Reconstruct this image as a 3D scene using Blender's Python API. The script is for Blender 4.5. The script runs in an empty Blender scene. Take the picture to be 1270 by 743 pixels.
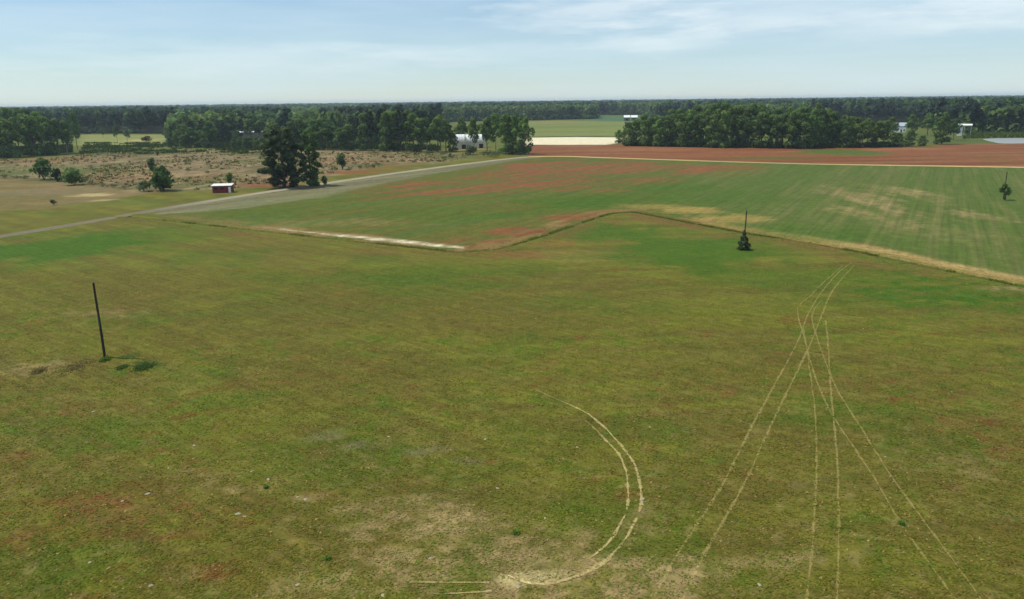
import bpy, math, random
import numpy as np
from mathutils import Vector, Matrix

random.seed(11)
RNG = np.random.default_rng(11)
S = bpy.context.scene
COL = S.collection
R = math.radians

# ------------------------------------------------------------------ camera
H = 27.0                       # flying height above the field, metres
F = 930.0                      # focal length in photograph pixels (1270 wide)
PITCH = math.atan((371.5 - 125.6) / F)
ROLL = math.atan(0.0113)
_r0 = Vector((1, 0, 0)); _f = Vector((0, math.cos(PITCH), -math.sin(PITCH))); _u0 = Vector((0, math.sin(PITCH), math.cos(PITCH)))
_r = _r0 * math.cos(ROLL) - _u0 * math.sin(ROLL)
_u = _u0 * math.cos(ROLL) + _r0 * math.sin(ROLL)
cam_d = bpy.data.cameras.new('camera'); cam = bpy.data.objects.new('camera', cam_d); COL.objects.link(cam)
cam_d.sensor_width = 36.0; cam_d.lens = 36.0 * F / 1270.0
cam_d.clip_start = 0.5; cam_d.clip_end = 30000
M = Matrix((( _r.x, _u.x, -_f.x, 0), (_r.y, _u.y, -_f.y, 0), (_r.z, _u.z, -_f.z, H), (0, 0, 0, 1)))
cam.matrix_world = M
S.camera = cam


def ray(px, py):
    return _f + _r * ((px - 635.0) / F) - _u * ((py - 371.5) / F)


def G(px, py):
    """ground point (z = 0) that stands at a place measured in the photograph"""
    d = ray(px, py); t = H / -d.z
    return (d.x * t, d.y * t)


def GL(pts):
    return np.array([G(*p) for p in pts])


def height_at(P, ytop):
    """height of a thing standing at ground point P whose top is seen at row ytop"""
    lo, hi = 0.0, 60.0
    for _ in range(40):
        m = (lo + hi) / 2
        v = Vector((P[0], P[1], m - H))
        y = 371.5 - F * v.dot(_u) / v.dot(_f)
        if y > ytop: lo = m
        else: hi = m
    return lo


def mpp(P):
    """metres per photograph pixel at ground point P"""
    return Vector((P[0], P[1], -H)).dot(_f) / F

# ------------------------------------------------------------------ noise
def _hash(i, j, s):
    n = (i * 374761393 + j * 668265263 + s * 2147483647) & 0xffffffff
    n = ((n ^ (n >> 13)) * 1274126177) & 0xffffffff
    return ((n ^ (n >> 16)) & 0xffff) / 65535.0


def vnoise(x, y, s=0):
    xi = np.floor(x).astype(np.int64); yi = np.floor(y).astype(np.int64)
    fx = x - xi; fy = y - yi
    fx = fx * fx * fx * (fx * (fx * 6 - 15) + 10); fy = fy * fy * fy * (fy * (fy * 6 - 15) + 10)
    a = _hash(xi, yi, s); b = _hash(xi + 1, yi, s); c = _hash(xi, yi + 1, s); d = _hash(xi + 1, yi + 1, s)
    return (a * (1 - fx) + b * fx) * (1 - fy) + (c * (1 - fx) + d * fx) * fy


def fbm(x, y, s=0, o=4):
    v = 0; a = 0.5; t = 0
    for k in range(o):
        c, sn = math.cos(0.7 * k + 0.3), math.sin(0.7 * k + 0.3)
        v = v + a * vnoise((x * c - y * sn) * 2 ** k + 17.3 * k, (x * sn + y * c) * 2 ** k + 9.1 * k, s + k)
        t += a; a *= 0.55
    return v / t


def sstep(a, b, v):
    t = np.clip((v - a) / (b - a), 0, 1)
    return t * t * (3 - 2 * t)


def seg_dist(x, y, P):
    """distance to a polyline and the length along it"""
    best = np.full(x.shape, 1e9); along = np.zeros(x.shape); acc = 0.0
    for (ax, ay), (bx, by) in zip(P[:-1], P[1:]):
        dx, dy = bx - ax, by - ay; L2 = dx * dx + dy * dy; L = math.sqrt(L2)
        t = np.clip(((x - ax) * dx + (y - ay) * dy) / L2, 0, 1)
        d = np.hypot(x - ax - t * dx, y - ay - t * dy)
        m = d < best
        best = np.where(m, d, best); along = np.where(m, acc + t * L, along); acc += L
    return best, along


def in_poly(x, y, P):
    ins = np.zeros(x.shape, bool); n = len(P); j = n - 1
    for i in range(n):
        xi, yi = P[i]; xj, yj = P[j]
        if yi != yj:
            c = ((yi > y) != (yj > y)) & (x < (xj - xi) * (y - yi) / (yj - yi) + xi)
            ins ^= c
        j = i
    return ins


def sdf(x, y, P):
    d, _ = seg_dist(x, y, np.vstack([P, P[:1]]))
    return np.where(in_poly(x, y, P), d, -d)


def lin(r, g, b, k=1.0):
    k = np.asarray(k)
    f = lambda c: (c / 255 / 12.92 if c / 255 <= 0.04045 else ((c / 255 + 0.055) / 1.055) ** 2.4)
    return np.array([f(r), f(g), f(b)]) * k

# ------------------------------------------------------------------ what grows where (ground albedo)
KA = np.array([.745, .70, .52])       # how much paler ground reads in full sun than it is
OLIVE = lin(107, 104, 48, KA); YGREEN = lin(112, 116, 46, KA); GREEN = lin(70, 106, 28, KA); DKGREEN = lin(60, 84, 34, KA)
BROWN = lin(108, 98, 52, KA); TAN = lin(158, 142, 108, KA); RED = lin(124, 78, 54, KA); CLAY = lin(140, 90, 66, KA)
PALE = lin(196, 182, 146, KA); SAND = lin(240, 228, 192, .76); CROP = lin(88, 109, 50, KA); CROP2 = lin(108, 116, 68, KA)
GREYSOIL = lin(140, 136, 118, KA); STRAW = lin(168, 148, 92, KA); SCRUBTAN = lin(142, 127, 106, KA); FORESTFLOOR = lin(50, 58, 34, KA)
FARGREEN = lin(126, 140, 82, KA); BLUEGREEN = lin(84, 116, 84, KA); GREY = lin(120, 116, 92, KA)

DITCH_PX = [(60, 259), (165, 269), (250, 278), (350, 289), (470, 302), (570, 312.5), (615, 309.5), (680, 290), (755, 265), (785, 262.5),
            (850, 275), (930, 290), (985, 298), (1060, 311), (1150, 330), (1270, 355), (1420, 388)]
DITCH = GL(DITCH_PX)[1:]
ROAD = GL([(-260, 338), (-120, 314), (0, 293.5), (100, 277), (200, 259.5), (300, 243), (400, 228), (500, 213.5), (600, 200.5), (655, 194.5)])
TRACK = GL([(655, 194.5), (700, 194), (760, 196), (900, 200.5), (1000, 203.3), (1100, 205), (1270, 207.5), (1500, 212)])
CROP_P = GL([(190, 268), (250, 277), (350, 288), (470, 301), (570, 311), (615, 308), (680, 289), (755, 264), (785, 261.5), (850, 273), (930, 288.5),
             (985, 297), (1060, 310), (1150, 329), (1270, 354), (1420, 387), (1700, 330), (1500, 211), (1270, 207), (1100, 204.5), (900, 200),
             (760, 195.8), (700, 193.8), (655, 194.3), (600, 200.3), (500, 213.3), (400, 228), (300, 243), (200, 259)])
CLAY_P = GL([(655, 194), (650, 180), (760, 179), (900, 183), (1000, 183.5), (1100, 182.5), (1150, 180), (1270, 178), (1600, 178), (1600, 214), (1270, 207),
             (1100, 204.5), (900, 200), (760, 195.5), (700, 193.5)])
SAND_P = GL([(652, 179.5), (650, 171), (700, 170), (768, 170.5), (772, 176), (752, 179.5)])
FAR1_P = GL([(600, 170), (620, 152), (690, 149.5), (800, 151), (800, 169.5), (700, 169)])
FAR2_P = GL([(725, 151), (735, 144), (830, 143), (830, 152)])
CLEAR_P = GL([(-200, 201), (0, 199.5), (110, 191), (230, 186), (440, 187), (560, 190), (600, 193), (540, 203), (470, 206), (430, 213), (400, 222), (330, 231),
              (250, 236), (170, 240), (110, 229), (40, 222), (-200, 218)])
BARE_P = GL([(-200, 220), (0, 222), (60, 225), (110, 231), (180, 240), (120, 250), (60, 259), (-30, 262), (-200, 268)])
LEFTFLD_P = GL([(95, 180), (100, 167), (215, 167), (214, 179)])
RIGHTSCRUB_P = GL([(1100, 179), (1110, 163), (1180, 166), (1300, 167), (1400, 178), (1160, 178.5)])
FOLIAGE_EDGE_PX = [(-300, 169), (-100, 167), (0, 168), (100, 166), (213, 166), (220, 177), (286, 177.5), (290, 169.5), (334, 169.5), (338, 178), (420, 178), (423, 170), (436, 170), (440, 178), (538, 174), (548, 153), (560, 151), (650, 149.5),
                   (738, 147.5), (742, 143), (800, 142.5), (815, 150), (1000, 150), (1110, 152), (1150, 160), (1205, 166.5), (1400, 165), (1700, 168)]
_EP = GL(FOLIAGE_EDGE_PX); EDGE_U = _EP[:, 0] / _EP[:, 1]; EDGE_Y = _EP[:, 1]

# patches of one growth or soil: place in the photo, half-sizes, albedo, cover
BLOBS = [
 (50, 312, 130, 24, GREEN, .95), (200, 292, 120, 14, GREEN, .5), (860, 315, 130, 26, GREEN, .85), (770, 288, 60, 14, GREEN, .8), (1180, 368, 190, 26, GREEN, .85),
 (1000, 345, 130, 20, GREEN, .5), (520, 342, 140, 16, GREEN, .55), (640, 335, 60, 12, GREEN, .4), (930, 385, 200, 30, YGREEN, .4),
 (330, 520, 170, 36, YGREEN, .5), (90, 430, 140, 26, YGREEN, .5), (620, 540, 120, 34, YGREEN, .35), (540, 330, 150, 14, YGREEN, .4), (840, 400, 200, 20, YGREEN, .35),
 (230, 350, 160, 20, YGREEN, .35), (300, 560, 110, 22, YGREEN, .35), (90, 690, 130, 30, GREEN, .35), (660, 450, 150, 20, YGREEN, .3), (1120, 440, 160, 26, YGREEN, .3),
 (330, 395, 190, 34, BROWN, .5), (560, 390, 200, 30, BROWN, .45), (480, 455, 180, 28, BROWN, .5), (880, 455, 160, 30, BROWN, .4), (220, 610, 150, 40, BROWN, .35),
 (440, 533, 36, 8, GREY, .5), (480, 547, 34, 8, GREY, .6), (520, 562, 34, 8, GREY, .6), (560, 577, 30, 7, GREY, .4), (1120, 590, 160, 50, BROWN, .45), (1210, 690, 120, 50, BROWN, .5), (950, 560, 140, 60, BROWN, .3),
 (860, 640, 120, 60, BROWN, .45), (480, 640, 170, 45, BROWN, .55), (380, 700, 200, 40, BROWN, .5), (150, 360, 130, 20, BROWN, .35),
 (490, 650, 110, 30, TAN, .85), (570, 695, 170, 44, TAN, .75), (730, 725, 180, 30, TAN, .9), (470, 715, 120, 24, TAN, .45), (645, 721, 45, 9, PALE, .8), (690, 680, 50, 20, TAN, .4), (930, 712, 60, 18, TAN, .55), (370, 735, 70, 14, TAN, .6), (300, 575, 40, 8, TAN, .3), (340, 598, 36, 9, TAN, .5), (375, 618, 36, 9, TAN, .5), (415, 637, 40, 10, TAN, .7), (540, 672, 60, 12, TAN, .6), (610, 700, 60, 16, TAN, .7), (590, 655, 40, 10, TAN, .4), (850, 720, 60, 14, TAN, .4), (1190, 580, 90, 22, TAN, .25), (780, 650, 30, 20, TAN, .3), (20, 462, 60, 12, TAN, .5), (90, 395, 60, 10, TAN, .3),
 (160, 620, 100, 24, RED, .5), (110, 655, 100, 24, RED, .45), (30, 700, 70, 24, RED, .45), (250, 640, 90, 24, RED, .3), (220, 590, 60, 10, RED, .4), (60, 560, 40, 10, RED, .35), (272, 708, 20, 12, RED, .5), (595, 577, 14, 6, RED, .7), (240, 514, 12, 7, RED, .7),
 (55, 735, 40, 8, RED, .5), (965, 402, 34, 8, RED, .5), (1140, 498, 60, 12, RED, .5), (1205, 523, 40, 9, RED, .6), (820, 512, 50, 10, RED, .35), (660, 482, 60, 9, RED, .35),
 (470, 300, 60, 5, RED, .3), (40, 590, 50, 14, RED, .35), (250, 655, 60, 14, RED, .3), (900, 600, 30, 10, RED, .25), (1110, 480, 120, 20, RED, .2), (1250, 560, 70, 20, RED, .25),
 (80, 456, 42, 7, BROWN, .8), (170, 453, 30, 5, DKGREEN, .8), (130, 446, 14, 5, DKGREEN, .7),
 (700, 318, 70, 10, STRAW, .2), (640, 316, 50, 7, CLAY, .5), (700, 300, 40, 5, CLAY, .4), (1250, 362, 60, 5, TAN, .6),
 # beyond the ditch
 (725, 208, 130, 11, CLAY, 1), (660, 219, 90, 8, CLAY, .95), (600, 229, 140, 7, CLAY, .85), (540, 238, 110, 7, CLAY, .75), (690, 233, 120, 7, CLAY, .65), (830, 209, 130, 8, CLAY, .75), (760, 226, 110, 6, CLAY, .55),
 (470, 245, 60, 5, CLAY, .25), (600, 298, 60, 6, CLAY, .6), (660, 285, 50, 6, CLAY, .75), (720, 268, 50, 5, CLAY, .65), (880, 218, 80, 6, CLAY, .2), (770, 222, 60, 4, CLAY, .35),
 (560, 265, 140, 12, GREEN, .45), (720, 250, 120, 10, GREEN, .7), (900, 245, 120, 14, GREEN, .4), (1000, 290, 110, 14, GREEN, .5), (340, 262, 80, 8, GREEN, .4), (830, 232, 80, 8, GREEN, .5),
 (450, 275, 120, 7, TAN, .3), (640, 258, 60, 6, OLIVE, .5), (420, 262, 60, 7, OLIVE, .4),
 (1098, 250, 42, 22, TAN, .7), (1110, 236, 34, 9, TAN, .5), (1070, 262, 44, 10, TAN, .5), (1120, 275, 44, 10, TAN, .45), (1225, 266, 34, 10, TAN, .5), (1045, 240, 30, 8, TAN, .25), (1180, 290, 80, 14, TAN, .2),
 (1160, 245, 26, 14, TAN, .25), (850, 262, 46, 6, STRAW, .85), (800, 256, 40, 4, STRAW, .5), (905, 272, 60, 5, STRAW, .7),
 (1040, 189.5, 62, 5, CROP, 1), (1120, 185, 70, 2, lin(170, 122, 98, KA), .5), (1190, 195, 90, 2.5, RED, .5), (800, 186, 120, 2.5, lin(160, 112, 84, KA), .5), (720, 190, 60, 2.5, RED, .4), (960, 196, 70, 2.5, CROP, .6), (1240, 198, 40, 2, OLIVE, .5), (1140, 182.5, 30, 1.2, CROP, .7),
 # left of the road
 (320, 231, 50, 3.4, CLAY, .9), (425, 214, 46, 3.0, CLAY, .9), (470, 209, 40, 2, CLAY, .5), (150, 252, 120, 5, CROP, .4), (60, 273, 110, 6, OLIVE, .7), (310, 236, 40, 2.5, GREEN, .6),
 (40, 240, 90, 6, GREY, .5), (100, 243, 36, 3, PALE, .75), (118, 249, 14, 1.5, PALE, .5), (30, 212, 110, 7, CROP, .6), (160, 190, 110, 4, DKGREEN, .7), (330, 190, 60, 3, DKGREEN, .5),
 (150, 212, 60, 3, OLIVE, .6), (90, 222, 60, 5, DKGREEN, .6), (40, 200, 60, 2, CLAY, .4), (250, 205, 60, 3, SCRUBTAN, .6), (440, 205, 40, 2.5, DKGREEN, .4), (560, 195, 40, 3, CROP, .6),
 (175, 174, 24, 2, PALE, .7), (715, 169.4, 60, .9, DKGREEN, .85), (690, 152, 40, 1, lin(150, 120, 96, KA), .6), (580, 184, 26, 3.4, STRAW, .6),
]
_BL = []
for px, py, rx, ry, c, k in BLOBS:
    P = G(px, py); m = mpp(P); a = G(px, py - ry); b = G(px, py + ry)
    _BL.append((P[0], (a[1] + b[1]) / 2, rx * m, abs(a[1] - b[1]) / 2, c, k))
def _side_of(bx, by): return in_poly(np.array([bx]), np.array([by]), CROP_P)[0]


_d1 = GL([(420, 252), (690, 216)]); _d1 = (_d1[1] - _d1[0]) / np.linalg.norm(_d1[1] - _d1[0])
_dl = GL([(220, 480), (520, 600)]); _dl = (_dl[1] - _dl[0]) / np.linalg.norm(_dl[1] - _dl[0])
_d2 = GL([(1080, 300), (1120, 225)]); _d2 = (_d2[1] - _d2[0]) / np.linalg.norm(_d2[1] - _d2[0])


def mix(c, col, w):
    return c + (col - c) * np.clip(w, 0, 1)[:, None]


def along_noise(x, y, d, la, lb, s, o=3):
    return fbm((x * d[0] + y * d[1]) / la, (-x * d[1] + y * d[0]) / lb, s, o)


def albedo(x, y, fine=True):
    n = len(x)
    wn = (fbm(x / 9, y / 9, 3) - .5); wl = (fbm(x / 40, y / 40, 7) - .5)
    ux = x + 14 * wl + 3.0 * wn; uy = y + 8 * wl + 2.0 * wn
    c = np.tile(OLIVE, (n, 1)) * np.array([1.08, 1.13, 1.08])
    lw = sstep(.10, -.12, x / np.maximum(y, 1)); dr_ = (math.cos(R(3)), math.sin(R(3)))
    s1 = along_noise(x, y, _dl, 20, 1.9, 21, 4) * lw + along_noise(x, y, dr_, 16, 2.4, 22, 4) * (1 - lw)
    s2 = along_noise(x, y, _dl, 7, .8, 25, 3) * lw + along_noise(x, y, dr_, 6, 1.2, 26, 3) * (1 - lw); l1 = fbm(x / 34, y / 26, 31, 4)
    c = mix(c, YGREEN * 1.08, 1.5 * sstep(.44, .66, s1) * .8); c = mix(c, lin(94, 84, 42, KA), sstep(.50, .34, s1) * .32)
    c = mix(c, BROWN, sstep(.50, .72, l1) * .4)
    c = mix(c, BROWN, sstep(.55, .75, s2) * .3)
    c = mix(c, GREEN, sstep(.54, .74, fbm(x / 11, y / 8, 41, 4)) * .45)
    g1 = fbm(x / 2.2, y / 1.8, 43, 4); g2 = fbm(x / 1.0, y / .8, 44, 3); g3 = fbm(x / 3.2, y / 2.4, 46, 4)
    nearw = sstep(170, 70, y)
    c = mix(c, GREEN * 1.12, nearw * sstep(.52, .70, g1 * .6 + .4 * g2) * .62); c = mix(c, lin(118, 116, 62, KA) * 1.08, nearw * sstep(.54, .72, g3) * .5)
    c = mix(c, BROWN, nearw * sstep(.56, .72, g2 * .5 + .5 * fbm(x / 2.6, y / 2.0, 48, 4)) * .4); c = mix(c, RED, nearw * sstep(.60, .74, fbm(x / 1.6, y / 1.2, 49, 4)) * sstep(.40, .6, fbm(x / 13, y / 9, 50, 3)) * .4)
    c = mix(c, BROWN, sstep(75, 38, y + 30 * (l1 - .5)) * .28)
    mott = fbm(x / .9, y / .7, 45, 3); c = mix(c, TAN, sstep(.60, .78, mott) * sstep(80, 40, y) * .35)
    streak = along_noise(x, y, _d2, 26, 1.5, 47, 4)
    # --- big regions
    def region(P, col, soft, warp=1.0):
        nonlocal c
        d = sdf(x + warp * 5 * wn, y + warp * 8 * wn, P)
        w = sstep(-soft, soft, d); c = mix(c, col, w); return w
    far = sstep(380, 520, y)
    c = mix(c, lin(98, 112, 58, KA), far * .8)
    wc = region(CROP_P, CROP, 1.5, .4)
    ra = along_noise(x, y, _d2, 200, 2.4, 51, 3); rb = along_noise(x, y, _d1, 60, 3.5, 57, 4)
    rightness = sstep(.12, .30, x / np.maximum(y, 1))
    c = mix(c, CROP2, wc * rightness * sstep(.42, .7, ra) * .55)
    c = mix(c, TAN, wc * rightness * sstep(.56, .8, along_noise(x, y, _d2, 40, 1.7, 53, 3)) * .22)
    c = mix(c, OLIVE, wc * (1 - rightness) * sstep(.35, .6, rb) * .75)
    c = mix(c, GREEN, wc * (1 - rightness) * sstep(.5, .75, along_noise(x, y, _d1, 90, 9, 59, 3)) * .6)
    c = mix(c, BROWN, wc * (1 - rightness) * sstep(.55, .8, along_noise(x, y, _d1, 30, 2.5, 63, 3)) * .4)
    wcl = region(CLAY_P, CLAY, 2.0, .3)
    cn = along_noise(x, y, (1, 0), 70, 7, 61, 4)
    c = mix(c, RED, wcl * sstep(.4, .7, cn)); c = mix(c, lin(140, 116, 80, KA), wcl * sstep(.55, .78, along_noise(x, y, (1, 0.05), 110, 9, 67, 4)) * .65)
    c = mix(c, lin(160, 116, 94, KA), wcl * sstep(.52, .8, along_noise(x, y, (1, -0.03), 50, 11, 68, 4)) * .6)
    region(FAR1_P, FARGREEN, 8, .6); region(FAR2_P, BLUEGREEN, 10, .6)
    fw = sdf(x, y, FAR1_P) > -5; c = mix(c, lin(140, 140, 96, KA), fw * sstep(.45, .7, along_noise(x, y, (1, .02), 260, 22, 111, 3)) * .6); c = mix(c, lin(104, 122, 66, KA), fw * sstep(.5, .72, along_noise(x, y, (1, -.03), 200, 30, 113, 3)) * .6)
    region(SAND_P, SAND, 2.5, .5)
    region(LEFTFLD_P, lin(138, 146, 92, KA), 6)
    wr = region(RIGHTSCRUB_P, lin(92, 106, 58, KA), 4)
    wk = region(CLEAR_P, SCRUBTAN, 4, 2.0)
    k1 = fbm(x / 16, y / 22, 71, 4); k2 = fbm(x / 5, y / 7, 73, 4); k3 = fbm(x / 30, y / 40, 75, 3)
    c = mix(c, lin(96, 104, 62, KA), wk * sstep(.45, .62, k1) * .8)
    c = mix(c, lin(112, 92, 72, KA), wk * sstep(.50, .66, k2) * .75)
    c = mix(c, lin(158, 118, 90, KA), wk * sstep(.55, .75, k3) * .3)
    c = mix(c, lin(196, 178, 150, KA), wk * sstep(.60, .78, fbm(x / 4, y / 9, 77, 3)) * .4)
    wb = region(BARE_P, lin(138, 121, 94, KA), 2.5, .6)
    c = mix(c, OLIVE, wb * sstep(.45, .65, fbm(x / 30, y / 9, 79, 4)) * .6)
    # --- strips beside the ditch, the road and the dirt road
    dd, al = seg_dist(x, y, DITCH)
    side = in_poly(x, y, CROP_P)
    Ls = np.concatenate([[0], np.cumsum(np.hypot(*np.diff(DITCH, axis=0).T))])
    strip_w = 3.4 + 5 * (fbm(al / 14, al * 0 + .5, 81, 3) - .35)
    bank = side & (dd < 14)
    ws = sstep(1.0, -1.0, dd - 2.2 - strip_w + 2 * wn)
    t = np.interp(al, Ls, np.arange(len(Ls))); c = mix(c, lin(146, 122, 84, KA), ws * side * sstep(.30, .6, fbm(al / 8, dd / 3, 89, 4)) * np.interp(t, [0, 1.2, 2, 16], [.35, .5, .9, .9]))
    t = np.interp(al, Ls, np.arange(len(Ls)))
    sandy = sstep(1.4, 2.4, t) * sstep(4.4, 3.6, t)
    wsand = sstep(.6, -.6, np.abs(dd - 3.4 - 1.6 * wn) - 1.0 * (0.1 + 1.9 * fbm(al / 7, al * 0 + 7, 83, 3)))
    c = mix(c, SAND, wsand * side * sandy * (.35 + .6 * sstep(.35, .6, fbm(x / 1.6, y / 1.6, 84, 3))))
    c = mix(c, RED, wsand * side * sstep(4.0, 4.5, t) * sstep(8.6, 7.6, t) * sstep(.35, .6, fbm(al / 11, al * 0 + 3, 85, 3)))
    c = mix(c, lin(186, 164, 126, KA), sstep(1.2, -1.0, np.abs(dd - 4.4 - 2 * wn) - 1.9) * side * sstep(9.5, 12, t) * (.3 + .6 * sstep(.35, .6, fbm(al / 10, dd / 3, 115, 3))))
    c = mix(c, STRAW, sstep(2.0, -2.0, dd - 6 - 6 * wn) * side * sstep(8.5, 9.5, t) * .45)
    near_bank = sstep(3, 0, np.abs(dd - 4.5 - 5 * wn) - 2) * (~side)
    c = mix(c, lin(122, 96, 60, KA), near_bank * sstep(.40, .65, fbm(al / 16, dd / 6, 87, 3)) * .75)
    # patches
    for bx, by, rx, ry, col, k in _BL:
        if True:
            q = np.hypot((ux - bx) / rx, (uy - by) / ry)
            m = q < 1.6
            if m.any():
                qq = q[m] + (fbm(x[m] / max(2, rx * .25), y[m] / max(2, ry * .25), int(bx) & 31, 4) - .5) * 1.1
                w = np.zeros(n); w[m] = sstep(1.05, .45, qq) * k
                if col is TAN: w[m] *= (.15 + .6 * sstep(.38, .62, streak[m]) + .6 * sstep(.42, .62, fbm(x[m] / 1.6, y[m] / 5, 95, 3))) if by > 130 else (.30 + .9 * sstep(.40, .64, mott[m]))
                if by < 110 and col is not TAN and col is not PALE: w[m] *= .45 + .75 * sstep(.36, .64, g1[m])
                if col is CLAY and bool(_side_of(bx, by)): w[m] *= .35 + .85 * sstep(.36, .62, rb[m])
                if col is RED: w[m] *= .25 + .9 * sstep(.40, .62, mott[m])
                if by > 110: w *= side == (col is not None and by > 0 and bool(_side_of(bx, by)))
                c = mix(c, col, w)
    # bottom of the ditch: rank dark growth
    c = mix(c, lin(70, 82, 40, KA), sstep(.9, .2, dd + .8 * wn) * .5)
    # grey soil verge on the field side of the road
    dr, ar = seg_dist(x, y, ROAD)
    lr = np.concatenate([[0], np.cumsum(np.hypot(*np.diff(ROAD, axis=0).T))]); tr = np.interp(ar, lr, np.arange(len(lr)))
    gw = np.interp(tr, [3.5, 3.9, 4.5, 5.2, 6, 7, 8, 9], [0, 14, 22, 25, 20, 15, 11, 7])
    wg = sstep(2.5, -2.5, dr - gw + 5 * wn) * side * (gw > .5)
    gcol = sstep(.35, .65, along_noise(x, y, _d1, 50, 3.5, 91, 3))
    c = mix(c, GREYSOIL, wg * .9); c = mix(c, lin(104, 102, 84, KA), wg * gcol * .6); c = mix(c, lin(118, 128, 92, KA), wg * (1 - gcol) * sstep(.4, .7, along_noise(x, y, _d1, 40, 3, 93, 3)) * .7)
    c = mix(c, lin(128, 112, 70, KA), sstep(1.4, .2, dr - 3.6 + 1.5 * wn) * (~side) * sstep(3.5, 4.2, tr) * .7)
    # forest floor
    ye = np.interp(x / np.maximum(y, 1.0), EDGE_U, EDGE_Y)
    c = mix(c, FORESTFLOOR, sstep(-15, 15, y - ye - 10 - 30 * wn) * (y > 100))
    c = c * (0.86 + 0.28 * fbm(x / 1.3, y / 1.3, 97, 3))[:, None] if fine else c
    return np.clip(c, 0.004, 0.85)

# ------------------------------------------------------------------ mesh helpers
def mesh_from(name, verts, faces, mats, mat_idx=None, col=None, smooth=False, nrm=None):
    """verts (n,3), faces (m,k) array or list of lists; col (n,3) albedo per vertex"""
    me = bpy.data.meshes.new(name)
    verts = np.asarray(verts, dtype=np.float32)
    if isinstance(faces, np.ndarray):
        m, k = faces.shape
        me.vertices.add(len(verts)); me.vertices.foreach_set('co', verts.ravel())
        me.loops.add(m * k); me.loops.foreach_set('vertex_index', faces.astype(np.int32).ravel())
        me.polygons.add(m); me.polygons.foreach_set('loop_start', np.arange(0, m * k, k, dtype=np.int32))
        me.update(calc_edges=True)
    else:
        me.from_pydata(verts.tolist(), [], faces)
    if not isinstance(mats, (list, tuple)): mats = [mats]
    for mm in mats: me.materials.append(mm)
    if mat_idx is not None: me.polygons.foreach_set('material_index', np.asarray(mat_idx, dtype=np.int32))
    if col is not None:
        a = me.color_attributes.new('tone', 'FLOAT_COLOR', 'POINT')
        rgba = np.ones((len(verts), 4), dtype=np.float32); rgba[:, :3] = col
        a.data.foreach_set('color', rgba.ravel())
    me.polygons.foreach_set('use_smooth', np.full(len(me.polygons), bool(smooth)))
    me.validate(); me.update()
    if nrm is not None: me.normals_split_custom_set_from_vertices([tuple(v) for v in np.asarray(nrm, float).tolist()])
    return me


def add(name, me, parent=None, loc=None, **props):
    o = bpy.data.objects.new(name, me); COL.objects.link(o)
    if parent is not None: o.parent = parent
    if loc is not None: o.location = loc
    for k, v in props.items(): o[k] = v
    return o


def thing(name, label, cat, loc, rz=0, group=None):
    o = bpy.data.objects.new(name, None); COL.objects.link(o); o.location = loc; o.rotation_euler = (0, 0, rz)
    o['label'] = label; o['category'] = cat
    if group: o['group'] = group
    return o


class MB:
    """collects boxes, prisms and tubes into one mesh"""
    def __init__(s): s.v = []; s.f = []
    def box(s, x0, x1, y0, y1, z0, z1):
        b = len(s.v)
        s.v += [(x0, y0, z0), (x1, y0, z0), (x1, y1, z0), (x0, y1, z0), (x0, y0, z1), (x1, y0, z1), (x1, y1, z1), (x0, y1, z1)]
        s.f += [[b + i for i in q] for q in ((3, 2, 1, 0), (4, 5, 6, 7), (0, 1, 5, 4), (1, 2, 6, 5), (2, 3, 7, 6), (3, 0, 4, 7))]
    def prism_x(s, prof, x0, x1):
        b = len(s.v); n = len(prof)
        s.v += [(x0, p[0], p[1]) for p in prof] + [(x1, p[0], p[1]) for p in prof]
        s.f += [[b + i, b + (i + 1) % n, b + n + (i + 1) % n, b + n + i][::-1] for i in range(n)]
        s.f += [[b + i for i in range(n)], [b + n + i for i in range(n)][::-1]]
    def tube(s, pts, rads, n=7, wob=0.0):
        b = len(s.v); pts = [Vector(p) for p in pts]
        for k, (p, r) in enumerate(zip(pts, rads)):
            d = (pts[min(k + 1, len(pts) - 1)] - pts[max(k - 1, 0)]).normalized()
            a = d.cross(Vector((0.3, 1, 0.1))).normalized() if abs(d.y) < .9 else d.cross(Vector((1, 0, 0))).normalized()
            c = d.cross(a)
            for i in range(n):
                t = 2 * math.pi * i / n; rr = r * (1 + random.uniform(-wob, wob))
                s.v.append(tuple(p + (a * math.cos(t) + c * math.sin(t)) * rr))
        for k in range(len(pts) - 1):
            for i in range(n):
                s.f.append([b + k * n + i, b + k * n + (i + 1) % n, b + (k + 1) * n + (i + 1) % n, b + (k + 1) * n + i])
        s.f.append([b + i for i in range(n)][::-1]); s.f.append([b + (len(pts) - 1) * n + i for i in range(n)])
    def build(s, name, mat, parent=None, **kw):
        return add(name, mesh_from(name, s.v, s.f, mat), parent, **kw)

# ------------------------------------------------------------------ materials
def new_mat(name):
    m = bpy.data.materials.new(name); m.use_nodes = True
    nt = m.node_tree
    for n in list(nt.nodes): nt.nodes.remove(n)
    out = nt.nodes.new('ShaderNodeOutputMaterial')
    return m, nt, out


def N(nt, t, **kw):
    n = nt.nodes.new(t)
    for k, v in kw.items(): setattr(n, k, v)
    return n


def noise_node(nt, scale, detail=4, rough=.6, vec=None):
    n = N(nt, 'ShaderNodeTexNoise'); n.inputs['Scale'].default_value = scale; n.inputs['Detail'].default_value = detail; n.inputs['Roughness'].default_value = rough
    if vec: nt.links.new(vec, n.inputs['Vector'])
    return n


def maprange(nt, sock, a, b, c, d):
    n = N(nt, 'ShaderNodeMapRange'); n.inputs[1].default_value = a; n.inputs[2].default_value = b; n.inputs[3].default_value = c; n.inputs[4].default_value = d
    nt.links.new(sock, n.inputs[0]); return n.outputs[0]


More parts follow.
